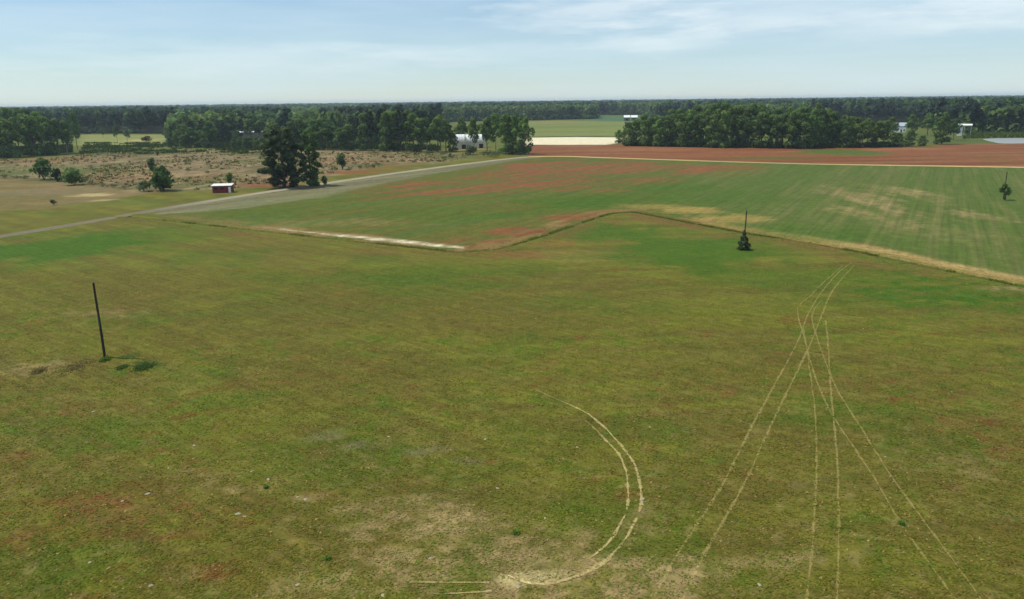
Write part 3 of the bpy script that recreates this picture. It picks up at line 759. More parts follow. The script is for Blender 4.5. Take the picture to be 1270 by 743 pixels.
KINDS = {}
for key, mat, seeds, fn in (('bright', L_BRIGHT, (1, 2, 3), deciduous), ('mid', L_MID, (4, 5, 6, 7), deciduous),
                            ('skirt', L_MID, (8, 9, 10), lambda s: deciduous(s, True, 1700)), ('brightskirt', L_BRIGHT, (11, 12), lambda s: deciduous(s, True, 1700)),
                            ('pine', L_DARK, (13, 14, 15), pine)):
    KINDS[key] = []
    for s in seeds:
        cr, mb = fn(s)
        KINDS[key].append((crown_mesh('crown', cr, mat), trunk_mesh('trunk', mb, BARKPALE if s % 3 == 0 else BARK)))


def plant_tree(name, label, group, kind, P, h, wscale=1.0, var=None):
    cm, tm = random.choice(KINDS[kind]) if var is None else KINDS[kind][var % len(KINDS[kind])]
    t = thing(name, label, 'tree', (P[0], P[1], 0), random.uniform(0, 6.28), group)
    s = h / 20.0; sw = s * wscale; t.scale = (sw, sw, s)
    add('trunk', tm, t); add('crown', cm, t)
    return t


random.seed(5)
def row(name_of, label_of, group, spec, base, kinds, jit=(3, 3)):
    """spec: list of (x, top) knots; one tree every step px along the row"""
    x0, x1, step = spec[0]; tops = spec[1]; x = x0
    while x <= x1:
        px = x + random.uniform(-.25, .25) * step; by = np.interp(px, [b[0] for b in base], [b[1] for b in base]) + random.uniform(-.9, .9)
        P = G(px, by); ty = np.interp(px, [t[0] for t in tops], [t[1] for t in tops]) + random.uniform(-jit[0], jit[1])
        h = height_at(P, ty)
        k = kinds(px)
        plant_tree(name_of(k), label_of(k), group, k, P, h, random.uniform(.85, 1.2) * min(1.35, (20 / h) ** .5))
        x += step


NAME = lambda k: 'pine_tree' if k == 'pine' else 'broadleaf_tree'
# left clump
row(NAME, lambda k: 'dark pine rising from the wood at the left edge' if k == 'pine' else 'leafy tree in the front row of the wood left of the cleared ground', 'trees of the wood at the left edge',
    ((-60, 84, 9.5), [(-60, 142), (0, 146), (20, 144), (45, 142), (70, 145), (84, 152)]), [(-60, 196), (0, 195.5), (60, 192.5), (84, 190)],
    lambda p: random.choice(['mid', 'skirt', 'brightskirt', 'bright']))
row(NAME, lambda k: 'dark pine standing behind the wood at the left edge' if k == 'pine' else 'tall tree in the back row of the wood left of the cleared ground', 'back trees of the wood at the left edge',
    ((-55, 60, 12), [(-60, 138), (0, 141), (18, 135), (25, 136), (36, 136), (45, 138), (60, 141)]), [(-60, 190), (60, 186)],
    lambda p: random.choice(['mid', 'bright', 'pine']))
plant_tree('broadleaf_tree', 'slender tree with a bare trunk at the right end of the left wood', None, 'bright', G(96, 185), height_at(G(96, 185), 140), .62, 1)
plant_tree('broadleaf_tree', 'grey thin-leaved tree beside the slender end tree of the left wood', None, 'mid', G(86, 187), height_at(G(86, 187), 146), .6, 2)
plant_tree('broadleaf_tree', 'thin lone tree on the field strip right of the left wood', None, 'mid', G(146, 178), height_at(G(146, 178), 150), .45, 1)
# middle line
def midkind(p):
    if p < 290: return random.choice(['mid', 'skirt', 'pine', 'skirt'])
    if p < 380: return random.choice(['mid', 'skirt', 'pine', 'skirt'])
    if 383 < p < 398: return 'brightskirt'
    if p < 440: return random.choice(['skirt', 'mid', 'brightskirt'])
    if p < 520: return random.choice(['pine', 'pine', 'skirt'])
    if p < 560: return random.choice(['mid', 'skirt'])
    return random.choice(['bright', 'mid'])
LM = lambda k: {'pine': 'dark pine in the front of the long middle tree line', 'bright': 'spring green tree with a clear trunk in the middle tree line', 'mid': 'mid green tree with a clear trunk in the middle tree line',
                'skirt': 'mid green tree leafy to the ground in the middle tree line', 'brightskirt': 'bright green tree leafy to the ground in the middle tree line'}[k]
row(NAME, LM, 'trees of the long middle tree line', ((212, 288, 9), [(212, 168), (225, 156), (260, 160), (288, 162)]), [(212, 182), (288, 184.5)], midkind)
row(NAME, LM, 'trees of the long middle tree line', ((291, 330, 7), [(291, 170), (330, 170)]), [(291, 184.5), (330, 185)], lambda p: 'skirt', (1, 1.5))
row(NAME, LM, 'trees of the long middle tree line', ((336, 440, 9), [(336, 158), (360, 152), (390, 147), (408, 152), (422, 156), (440, 150)]), [(336, 185), (440, 186.5)], midkind)
row(NAME, LM, 'trees of the long middle tree line', ((446, 536, 8.5), [(446, 146), (456, 137), (475, 136), (500, 138), (515, 144), (536, 148)]), [(446, 186.5), (536, 188.5)], midkind)
row(NAME, LM, 'trees of the long middle tree line', ((544, 556, 10), [(544, 146), (600, 148)]), [(544, 188.5), (600, 190)], lambda p: 'mid', (2, 2))
LB = lambda k: LM(k).replace('in the front of', 'at the back of').replace('in the middle tree line', 'behind the middle line front')
row(NAME, LB, 'back trees of the middle tree line', ((216, 285, 12), [(216, 158), (240, 152), (285, 151)]), [(216, 178), (285, 179)], lambda p: random.choice(['mid', 'pine', 'mid']))
row(NAME, LB, 'back trees of the middle tree line', ((288, 440, 12), [(288, 149), (330, 150), (345, 150), (390, 143), (410, 150), (440, 152)]), [(288, 174), (440, 176)], lambda p: random.choice(['mid', 'pine', 'bright']) if not 383 < p < 400 else 'bright')
row(NAME, LB, 'back trees of the middle tree line', ((448, 545, 12), [(448, 142), (460, 134), (490, 135), (520, 139), (545, 145)]), [(448, 180), (545, 182)], lambda p: random.choice(['pine', 'mid', 'pine']))
# trees round the white tunnels
for px, by, ty, kd, ws, var, lab in (
    (562, 188, 165, 'skirt', .9, 0, 'small dark bushy tree in front of the white tunnel roofs'),
    (573, 181, 146, 'mid', .85, 1, 'tree with mid green crown standing over the left tunnel roof'),
    (588, 189.5, 147, 'mid', .62, 3, 'dark leaning tree with a bare trunk before the white tunnels'),
    (604, 190, 146, 'bright', .85, 0, 'spring green tree with dark trunk right of the white tunnels'),
    (615, 186, 141, 'bright', .85, 2, 'tall spring green tree behind the right end of the middle line'),
    (627, 191, 141, 'brightskirt', .9, 0, 'broad bright green tree third from the right end of the middle line'),
    (640, 191, 143, 'bright', .95, 1, 'broad bright green tree second from the right end of the middle line'),
    (651, 191.5, 145, 'brightskirt', .8, 1, 'bright green tree ending the middle line beside the sand field'),
    (634, 191.5, 172, 'skirt', 1.3, 1, 'low dark bushy tree under the bright crowns at the line end'),
    (646, 191.8, 174, 'skirt', 1.2, 2, 'lowest dark bushy tree at the foot of the line end')):
    P = G(px, by); plant_tree('broadleaf_tree', lab, None, kd, P, height_at(P, ty), ws * min(1.35, (20 / height_at(P, ty)) ** .5), var)
# right line
LR = lambda k: {'pine': 'dark pine in the long tree line behind the red field', 'bright': 'spring green tree in the long tree line behind the red field', 'mid': 'mid green clear-trunked tree in the line behind the red field',
                'skirt': 'mid green tree leafy to the ground in the line behind the red field', 'brightskirt': 'bright tree leafy to the ground in the line behind the red field'}[k]
TOPR = [(780, 152), (795, 144), (815, 142), (835, 139), (860, 136), (890, 131), (915, 128), (935, 132), (960, 137), (985, 133), (1010, 131), (1030, 137), (1048, 144), (1062, 146), (1085, 143), (1100, 150)]
row(NAME, LR, 'front trees of the tree line behind the red field', ((781, 1100, 9), [(x, y + 3) for x, y in TOPR]), [(775, 180), (900, 183), (1000, 183.5), (1100, 182)],
    lambda p: random.choice(['skirt', 'skirt', 'brightskirt', 'mid']), (4, 5))
row(NAME, lambda k: LR(k).replace('in the long tree line', 'at the back of the long tree line').replace('in the line', 'back in the line'), 'back trees of the tree line behind the red field', ((800, 1085, 11), TOPR), [(775, 175), (900, 177.5), (1000, 178), (1100, 177)],
    lambda p: random.choice(['bright', 'mid', 'bright', 'skirt']), (4, 3))
for px, by, ty, kd, ws, lab in (
    (767, 177.5, 161, 'brightskirt', 1.0, 'small pale green tree at the left end of the tree line behind the red field'),
    (1113, 182, 165, 'skirt', 1.5, 'low bushy tree below the grey-roofed house'),
    (1128, 181.5, 161, 'skirt', 1.1, 'rounded dark tree between the grey-roofed house and the big dark tree'),
    (1143, 181, 168, 'skirt', 1.3, 'low round bush-like tree left of the big dark tree'),
    (1168, 179, 139, 'skirt', 1.05, 'big dark round-crowned tree by the red field left of the white carport'),
    (1182, 174, 147, 'mid', .8, 'slim dark tree close behind the big round-crowned tree'),
    (1130, 170, 142, 'mid', 1.0, 'tall green tree behind the grey-roofed house'),
    (1150, 168, 140, 'bright', 1.0, 'spring green tree standing between the house and the carport'),
    (1104, 170, 145, 'mid', 1.0, 'mid green tree close to the left end of the grey-roofed house'),):
    P = G(px, by); plant_tree('broadleaf_tree', lab, None, kd, P, height_at(P, ty), ws * min(1.35, (20 / height_at(P, ty)) ** .5))
for px, by, ty in ((128, 171, 158), (158, 175.5, 160), (206, 174, 158)):
    P = G(px, by); plant_tree('broadleaf_tree', 'small tree scattered on the pale field before the far wood', 'small trees on the pale field at the left', 'mid', P, height_at(P, ty), .9)

# the two evergreens beside the road
for px, by, ty, sd, full, n, ws, lab in ((353, 232.5, 156, 31, True, 6800, 1.32, 'big ragged dark evergreen beside the road with boughs to the ground'),
                                        (386, 230.5, 163, 32, False, 4200, 1.05, 'narrower evergreen with a bare dark trunk standing right of the big one')):
    P = G(px, by); h = height_at(P, ty); cr, mb = cedar(sd, n, full)
    t = thing('cedar_tree', lab, 'tree', (P[0], P[1], 0)); t.scale = (h / 20 * ws, h / 20 * ws, h / 20)
    add('trunk', trunk_mesh('trunk', mb, BARK), t); add('crown', crown_mesh('crown', cr, L_CEDAR if full else L_MID), t)


def weed_clump(label, px, by, hm, wpx, cols, seed, group=None, n=240):
    P = G(px, by); w = wpx * mpp(P); rng = np.random.default_rng(seed); r = np.abs(rng.normal(0, .27 if group is None else .19, n)); a = rng.uniform(0, 6.28, n)
    X = np.cos(a) * r * w * .5; Y = np.sin(a) * r * w * .8; hh = hm * rng.uniform(.35, 1, n) * np.clip(1.15 - r, .3, 1)
    V, T3, C3 = blades(X, Y, hh, hm * rng.uniform(.4, .9, n), np.array(cols)[rng.integers(0, len(cols), n)] * rng.uniform(.7, 1.3, (n, 1)), .9, rng)
    o = add('weed_clump', mesh_from('weed_clump', V, T3, L_WEED, col=C3), None, (P[0], P[1], .01), label=label, category='weeds')
    if group: o['group'] = group
    else: o['kind'] = 'stuff'
    return o


WG = [lin(96, 126, 52), lin(84, 112, 44), lin(116, 130, 62)]; WD = [lin(136, 122, 76), lin(118, 112, 62), lin(150, 134, 92)]; WK = [lin(92, 116, 58), lin(84, 106, 52)]


def bush(name, label, px, by, ty, wpx, mat, seed, group=None, cat='bush', n=420, cone=False):
    P = G(px, by); h = height_at(P, ty); w = wpx * mpp(P) * 1.22
    rng = np.random.default_rng(seed); lobes = []
    for k in range(9):
        a = rng.uniform(0, 6.28); d = rng.uniform(0, .32)
        z = rng.uniform(.25, .75); lobes.append((math.cos(a) * d * w, math.sin(a) * d * w * .8, z * h, w * rng.uniform(.14, .24), w * rng.uniform(.14, .24), h * rng.uniform(.2, .3)))
    lobes.append((0, 0, h * .74, w * .17, w * .17, h * .26))
    if cone: lobes = [(rng.uniform(-.1, .1) * w * (1 - z), rng.uniform(-.1, .1) * w * (1 - z), z * h, w * (.46 - .42 * z), w * (.46 - .42 * z), h * .14) for z in (.06, .14, .25, .38, .52, .66, .80, .92)]
    V, Fq, tn = leaf_cloud(lobes, n, max(.22, min(w, h) * .17), rng, shell=(.35, 1.1)); V[:, 2] = np.maximum(V[:, 2], .02)
    t = thing(name, label, cat, (P[0], P[1], 0), 0, group)
    mb = MB(); random.seed(seed)
    for k in range(4):
        a = random.uniform(0, 6.28); mb.tube([(0, 0, -.1), (math.cos(a) * w * .12, math.sin(a) * w * .12, h * .35), (math.cos(a) * w * .25, math.sin(a) * w * .25, h * .7)], [.06 * h / 3, .045 * h / 3, .02], 5)
    mb.build('stem', BARK, t); add('foliage', mesh_from('foliage', V, Fq, mat, col=tint(tn), nrm=tn[:, 1:]), t)
    return t


bush('shrub', 'upright leafy shrub left of the rounded shrub at the bare field edge', 55, 223, 195, 30, L_MID, 41)
bush('shrub', 'rounded green shrub at the bare field edge', 93, 229, 208, 36, L_MID, 42, n=520)
bush('shrub', 'small dark shrub tucked between the upright and the rounded shrub', 73, 225, 209, 16, L_DARK, 40)
bush('shrub', 'large dark sprawling shrub left of the red shed', 202, 236.5, 205, 44, L_MID, 43, n=700)
bush('shrub', 'low green shrub beside the large dark sprawling one', 178, 237, 224, 24, L_SCRUB, 44)
bush('shrub', 'bright green shrub behind the red shed', 286, 228, 214, 13, L_MID, 45)
bush('shrub', 'tall narrow dark shrub right of the two evergreens', 425, 210, 188, 14, L_MID, 46)
bush('shrub', 'tiny dark shrub on the edge of the bare field', 67, 254.5, 247, 9, L_DARK, 47, n=160)
bush('shrub', 'pale green young tree-like shrub above the large dark shrub', 190, 214, 195, 14, L_SCRUB, 48)
bush('shrub', 'leafy green shrub patch below the bright crowns at the road bend', 610, 195, 186, 30, L_SCRUB, 49)
bush('shrub', 'yellow green shrub before the white tunnels', 583, 192, 180, 22, L_SCRUB, 50)
bush('shrub', 'dark green shrub at the right of the cedar pair', 402, 229, 218, 10, L_MID, 51)
bush('brush_pile', 'reddish brown brush pile on the pale field at the left', 183, 176, 168.5, 22, L_BRUSH, 52, cat='brush pile')
random.seed(77)
for k in range(34):
    px = random.uniform(-20, 560); lo = np.interp(px, [-20, 110, 250, 440, 560], [199, 193, 189, 190, 193]); hi = np.interp(px, [-20, 40, 110, 180, 250, 330, 400, 470, 560], [216, 219, 226, 228, 231, 226, 218, 208, 198])
    by = random.uniform(lo, hi)
    bush('scrub_bush', 'low scrub bush scattered over the cleared brown ground', px, by, by - random.uniform(2.5, 5.5), random.uniform(5, 11), random.choice([L_SCRUB, L_MID, L_CEDAR, L_BRUSH]), 300 + k, 'scrub bushes on the cleared ground', n=110)
for k, px in enumerate((414, 434, 446, 455, 462, 470)):
    by = np.interp(px, [414, 470], [214, 207.5]) - .5
    bush('hedge_bush', 'small green bush in the row above the red soil strip', px, by, by - random.uniform(4, 6), random.uniform(9, 13), L_SCRUB, 360 + k, 'bushes above the red soil strip', n=120)
for k, px in enumerate((6, 20, 33, 112, 126, 140, 155)):
    by = np.interp(px, [0, 60, 110, 155], [221.5, 223, 229, 235])
    bush('hedge_bush', 'low green bush in the hedgerow along the bare field', px, by, by - random.uniform(4, 7), random.uniform(12, 17), L_SCRUB, 370 + k, 'bushes in the hedgerow of the bare field', n=140)
for k, px in enumerate((318, 328, 338, 308)):
    bush('scrub_bush', 'grey green scrub bush between the red shed and the evergreens', px, 228 - .02 * px + 6, 221 + .3 * k, 14, L_SCRUB, 380 + k, 'scrub bushes behind the shed', n=150)
# grey stumps and rank scrub over the cleared ground: nobody could count it
n = 9000; a = G(-60, 197); xs = RNG.uniform(-330, 60, n); ys = RNG.uniform(225, 470, n)
k = in_poly(xs, ys, CLEAR_P) & (fbm(xs / 14, ys / 14, 75, 3) * .5 + fbm(xs / 34, ys / 26, 76, 3) * .5 + RNG.normal(0, .05, n) > .5); xs, ys = xs[k], ys[k]
palette = np.array([lin(84, 98, 52, KA), lin(104, 84, 62, KA), lin(176, 158, 128, KA), lin(66, 80, 44, KA), lin(120, 116, 84, KA)]); ci = RNG.choice(5, len(xs), p=[.3, .2, .2, .15, .15])
VV = []; CC = []
for j in range(5):
    hgt = RNG.uniform(.25, .95, len(xs)); V, T3, C3 = blades(xs + RNG.normal(0, .35, len(xs)), ys + RNG.normal(0, .35, len(xs)), hgt, RNG.uniform(.3, .9, len(xs)), palette[ci] * RNG.uniform(.7, 1.25, (len(xs), 1)), .6); VV.append(V); CC.append(C3)
V = np.vstack(VV); add('scrub_weeds', mesh_from('scrub_weeds', V, np.arange(len(V)).reshape(-1, 3), L_WEED, col=np.clip(np.vstack(CC) * 1.5, 0, .6)), kind='stuff', label='rank scrub and dead stalks over the cleared ground', category='scrub')
# weedy strip behind the cleared ground, round the pond and along the tree-line feet
def weed_band(name, label, poly_px, n, hmax, cols, wmax=1.6):
    P = GL(poly_px) + 0; lo, hi = P.min(0), P.max(0); xs = RNG.uniform(lo[0], hi[0], n); ys = RNG.uniform(lo[1], hi[1], n); k = in_poly(xs, ys, P) & (fbm(xs / 12, ys / 12, 231, 3) * .6 + .4 * fbm(xs / 30, ys / 45, 233, 3) + RNG.normal(0, .07, n) > (.52 if name == 'rank_weeds' else .43)); xs, ys = xs[k], ys[k]
    VV, CC = [], []
    for j in range(4):
        hgt = RNG.uniform(.3, 1, len(xs)) * hmax; V, T3, C3 = blades(xs + RNG.normal(0, .5, len(xs)), ys + RNG.normal(0, .5, len(xs)), hgt, RNG.uniform(.4, 1, len(xs)) * wmax, np.array(cols)[RNG.integers(0, len(cols), len(xs))] * RNG.uniform(.7, 1.3, (len(xs), 1)), .5); VV.append(V); CC.append(C3)
    V = np.vstack(VV); add(name, mesh_from(name, V, np.arange(len(V)).reshape(-1, 3), L_WEED, col=np.clip(np.vstack(CC) * 1.5, 0, .6)), kind='stuff', label=label, category='weeds')


weed_band('rank_weeds', 'rank green growth between the cleared ground and the pale field', [(100, 191), (105, 177), (215, 177.5), (330, 185), (320, 191), (240, 189.5), (180, 192), (130, 189)], 12000, 1.3, [lin(60, 80, 38, KA), lin(76, 90, 46, KA), lin(48, 68, 32, KA)])
weed_band('pond_reeds', 'green growth on the far bank of the pond', [(1195, 172), (1205, 166), (1400, 164), (1400, 170.5), (1240, 171)], 7000, 2.6, [lin(80, 104, 52, KA), lin(60, 86, 40, KA), lin(112, 120, 70, KA)])
weed_band('undergrowth', 'dark undergrowth at the foot of the tree line behind the red field', [(775, 181), (775, 178), (900, 180), (1000, 180.5), (1110, 179.5), (1110, 182.5), (1000, 184), (900, 183.5)], 9000, 2.4, [lin(46, 62, 30, KA), lin(60, 78, 38, KA), lin(70, 84, 44, KA)])

weed_band('undergrowth', 'dark undergrowth at the foot of the long middle tree line', [(212, 181), (290, 183), (440, 185), (545, 187.5), (545, 183), (440, 180), (290, 178), (212, 176)], 16000, 3.2, [lin(46, 62, 30, KA), lin(60, 78, 38, KA), lin(54, 70, 38, KA)], 2.2)
weed_band('undergrowth', 'dark undergrowth at the foot of the wood at the left edge', [(-80, 195), (0, 194.5), (60, 191.5), (88, 189), (88, 183), (60, 185), (-80, 188)], 9000, 3.2, [lin(46, 62, 30, KA), lin(60, 74, 40, KA), lin(54, 66, 40, KA)], 2.2)
# ------------------------------------------------------------------ far woods: one unbroken mass
def low_crown(n, seed, cone=False):
    rng = np.random.default_rng(seed)
    lobes = [(0, 0, .62, .20, .20, .30)] + [(math.cos(a) * .16, math.sin(a) * .16, z, .12, .12, .13) for a, z in zip(rng.uniform(0, 6.28, 5), rng.uniform(.3, .85, 5))]
    if n == 80: lobes += [(math.cos(a) * .2, math.sin(a) * .2, z, .15, .15, .13) for a, z in zip((0, 1.6, 3.1, 4.7), (.13, .2, .15, .22))]
    if cone: lobes = [(0, 0, .70, .12, .12, .28)] + [(math.cos(a) * .12, math.sin(a) * .12, z, .08, .08, .08) for a, z in zip(rng.uniform(0, 6.28, 5), rng.uniform(.5, .95, 5))]
    return leaf_cloud(lobes, n, {80: .17, 34: .24, 14: .36}[n], rng)


woodV, woodF, woodC, woodN = [], [], [], []; woff = 0
TIMBERBELT = np.array([[.110, .178, .060], [.082, .140, .054], [.128, .196, .060], [.048, .078, .056], [.058, .092, .058], [.146, .206, .066]])


def scatter_woods(y0, y1, dens, n, size, seed, edge_only=None):
    global woff
    rng = np.random.default_rng(seed); wid = .80
    area = wid * (y1 * y1 - y0 * y0); N_ = int(area * dens)
    ys = np.sqrt(rng.uniform(y0 * y0, y1 * y1, N_)); us = rng.uniform(-wid, wid, N_); xs = us * ys
    ye = np.interp(us, EDGE_U, EDGE_Y)
    sp = fbm(xs / 160, ys / 160, 241, 3)
    k = ys > ye + rng.uniform(0, 8, N_)
    if edge_only is not None: k &= (ys < ye + edge_only[1]) & (ys >= ye + edge_only[0])
    # clearings in the woods, so that the layers read
    k &= ~((fbm(xs / 500, ys / 260, 243, 3) > .63) & (ys > ye + 60))
    xs, ys, sp, us = xs[k], ys[k], sp[k], us[k]
    pineq = sp + rng.normal(0, .05, len(xs)) > .52
    ci = np.where(pineq, rng.choice([3, 4, 3, 1], len(xs)), rng.choice([0, 1, 2, 5, 0], len(xs)))
    hh = rng.uniform(15, 23, len(xs)) * size[0] + np.where(pineq, 1.5, 0)
    bump_ = (us > .315) & (us < .385) & (ys > 690) & (ys < 800) & pineq; hh = np.where(bump_, rng.uniform(24, 29, len(xs)), hh)
    for cone in (False, True):
        for var in range(3):
            V, Fq, tn = low_crown(n, seed * 10 + var + (5 if cone else 0), cone)
            m = (pineq == cone) & (np.arange(len(xs)) % 3 == var); mm = int(m.sum())
            if not mm: continue
            a = rng.uniform(0, 6.28, mm); ca, sa = np.cos(a)[:, None], np.sin(a)[:, None]; h_ = hh[m][:, None]; ws = h_ * size[1] * rng.uniform(.8, 1.25, (mm, 1))
            X = (V[None, :, 0] * ca - V[None, :, 1] * sa) * ws + xs[m][:, None]; Y = (V[None, :, 0] * sa + V[None, :, 1] * ca) * ws + ys[m][:, None]; Z = V[None, :, 2] * h_
            woodV.append(np.stack([X, Y, Z], 2).reshape(-1, 3).astype(np.float32))
            woodF.append((Fq[None] + (np.arange(mm) * len(V))[:, None, None]).reshape(-1, 4) + woff); woff += mm * len(V)
            woodC.append((TIMBERBELT[ci[m]][:, None, :] * rng.uniform(.75, 1.25, (mm, 1, 1)) * tn[None, :, :1]).reshape(-1, 3).astype(np.float32))
            nx, ny, nz_ = tn[None, :, 1], tn[None, :, 2], tn[None, :, 3] + 0 * ca; woodN.append(np.stack([nx * ca - ny * sa, nx * sa + ny * ca, nz_], 2).reshape(-1, 3))


scatter_woods(480, 2100, 1 / 50., 80, (1.0, 1.05), 51, (0, 55))
scatter_woods(480, 2100, 1 / 110., 34, (1.0, 1.2), 52, (55, 900))
scatter_woods(1300, 4000, 1 / 420., 14, (1.0, 1.8), 53, (250, 9999))
scatter_woods(4000, 8000, 1 / 1500., 14, (1.05, 3.0), 54)
add('woods', mesh_from('woods', np.vstack(woodV), np.vstack(woodF), L_TONE, col=np.vstack(woodC), nrm=np.vstack(woodN)), kind='stuff', label='far unbroken woods reaching to the horizon', category='woods')

# ------------------------------------------------------------------ buildings
def face_cam(P): return math.atan2(-P[0], P[1])


def gable_house(name, label, cat, px, by, wpx, htop, depth, wallm, roofm, pitch=.35, rz=None, openings=(), roofover=.3):
    P = G(px, by); w = wpx * mpp(P); htot = height_at(P, htop) if htop else 4.5
    rise = depth / 2 * pitch; hw = max(2.2, htot - rise)
    t = thing(name, label, cat, (P[0], P[1], 0), face_cam(P) if rz is None else rz)
    m = MB(); m.prism_x([(0, 0), (depth, 0), (depth, hw), (depth / 2, hw + rise), (0, hw)], -w / 2, w / 2); m.build('wall', wallm, t)
    m = MB(); o = roofover
    m.prism_x([(-o, hw - o * pitch + .03), (depth / 2, hw + rise + .03), (depth + o, hw - o * pitch + .03), (depth + o, hw - o * pitch + .18), (depth / 2, hw + rise + .2), (-o, hw - o * pitch + .18)], -w / 2 - o, w / 2 + o)
    m.build('roof', roofm, t)
    for kind, xc, ww, z0, z1 in openings:
        m = MB(); m.box(xc * w - ww / 2, xc * w + ww / 2, -.06, -.003, z0, z1); ob = m.build(kind, GLASSM if kind == 'window' else (DARKGAP if kind == 'doorway' else WHITEPAINT), t)
        if kind == 'window':
            m = MB()
            for (xa, xb, za, zb) in ((xc * w - ww / 2 - .1, xc * w + ww / 2 + .1, z1, z1 + .1), (xc * w - ww / 2 - .1, xc * w + ww / 2 + .1, z0 - .1, z0), (xc * w - ww / 2 - .1, xc * w - ww / 2, z0, z1), (xc * w + ww / 2, xc * w + ww / 2 + .1, z0, z1)): m.box(xa, xb, -.09, -.003, za, zb)
            m.build('frame', WHITEPAINT, ob)
    return t


# red shed with a low white roof
P = G(275.5, 239.3); mp = mpp(P); w = 22.5 * mp; h = 2.2; dp = 3.4
sh = thing('shed', 'small red shed with white metal roof beside the road', 'shed', (P[0], P[1], 0), face_cam(P) + R(-14))
m = MB(); m.prism_x([(0, 0), (dp, 0), (dp, h + .25), (0, h)], -w / 2, w / 2); m.build('wall', REDPAINT, sh)
m = MB(); m.prism_x([(-.35, h + .0), (dp + .25, h + .3), (dp + .25, h + .42), (-.35, h + .12)], -w / 2 - .3, w / 2 + .25); rf = m.build('roof', ROOFWHITE, sh)
m = MB(); m.box(w / 2 - .85, w / 2 - .12, -.06, -.003, .05, 1.85); dr = m.build('door', WHITEPAINT, sh)
m = MB(); m.box(w / 2 - .78, w / 2 - .70, -.10, -.061, .9, 1.05); m.build('handle', DARKGAP, dr)
for sx in (-.32, .02):
    m = MB(); m.box(sx * w - .5, sx * w + .5, -.05, -.003, 1.0, 1.7); m.build('window', DARKGAP, sh)
for xx_ in (-w / 2, w / 2 - .1):
    m = MB(); m.box(xx_, xx_ + .1, -.04, -.003, .05, h - .06); m.build('corner_trim', TIMBER, sh)

# long white arched tunnels behind the middle tree line
for px, by, wpx, lab in ((570, 185, 14, 'short white arched tunnel house at the left, behind the tree line'), (589.5, 184, 24, 'long white arched tunnel house right of the short one')):
    P = G(px, by); w = wpx * mpp(P); ht = height_at(P, 167); dp = 9.0
    t = thing('tunnel_house', lab, 'greenhouse', (P[0], P[1], 0), face_cam(P))
    pr = [(dp / 2 - dp / 2 * math.cos(a), ht * .5 + ht * .5 * math.sin(a)) for a in np.linspace(0, math.pi, 15)]
    m = MB(); m.prism_x(pr, -w / 2, w / 2); m.build('roof', HOOP, t)
    m = MB(); m.box(-w / 2 + .1, w / 2 - .1, .12, dp - .12, 0, ht * .5 - .01); m.build('wall', simple('pale_sheet', (.55, .52, .44), .7), t)
    m = MB(); m.box(w * .2, w * .2 + 2.4, .05, .117, .05, 2.6); m.build('door', DARKGAP, t)
    for xx_ in np.linspace(-w / 2 + .3, w / 2 - .3, 5):
        m = MB(); m.tube([(xx_, -.03 + dp / 2 - (dp / 2 + .05) * math.cos(a), ht * .5 + (ht * .5 + .04) * math.sin(a)) for a in np.linspace(0, math.pi, 11)], [.05] * 11, 5); m.build('hoop', TIMBER, t)
gable_house('mobile_home', 'long low white-roofed home seen through the middle tree line', 'house', 312, 172, 27, 163, 6, TIMBER, ROOFWHITE, .22, openings=[('window', -.3, 1.2, 1, 2), ('doorway', 0, 1, .1, 2.1), ('window', .3, 1.2, 1, 2)])
gable_house('farm_house', 'small white house half hidden left of the dark pines', 'house', 429, 172, 11, 160.5, 7, WHITEPAINT, ROOFWHITE, .6, openings=[('window', -.2, 1, 1, 2), ('doorway', .2, 1, .1, 2.1)])
gable_house('farm_house', 'pale grey-roofed house at the left end of the middle tree line', 'house', 211, 177.5, 10, 170.5, 7, TIMBER, GREYROOF, .5, openings=[('window', -.2, 1, 1, 2), ('doorway', .2, 1, .1, 2.1)])
gable_house('farm_house', 'grey-roofed white house among the trees behind the red field', 'house', 1116, 164, 13, 152.5, 8, WHITEPAINT, simple('blue_grey_roof', (.36, .41, .47), .5, .1), .6, openings=[('window', -.25, 1.2, 1, 2.2), ('doorway', .1, 1.1, .1, 2.2), ('window', .35, 1.2, 1, 2.2)])
for px, lab in ((777.5, 'white-roofed far barn, left of the two beside the woods'), (786.5, 'white-roofed far barn, right of the two beside the woods')):
    gable_house('barn', lab, 'barn', px, 150, 7.5, 143.2, 10, TIMBER, ROOFWHITE, .5, openings=[('doorway', 0, 3, .1, 3.2)])
# white carport by the pond
P = G(1195, 168.5); w = 16 * mpp(P); h = height_at(P, 154)
t = thing('carport', 'white-roofed open carport on posts left of the pond', 'carport', (P[0], P[1], 0), face_cam(P))
m = MB(); m.prism_x([(-.3, h - .9), (3, h), (6.3, h - .9), (6.3, h - .78), (3, h + .14), (-.3, h - .78)], -w / 2, w / 2); m.build('roof', ROOFWHITE, t)
for sx in (-.46, 0, .44):
    for yy_ in (.1, 5.9):
        m = MB(); m.box(sx * w - .08, sx * w + .08, yy_ - .08, yy_ + .08, -.1, h - .84); m.build('post', WHITEPAINT, t)
m = MB(); m.box(-w * .46, -w * .12, 1.0, 5.4, 0, h - 1.1); m.build('side_wall', WHITEPAINT, t)

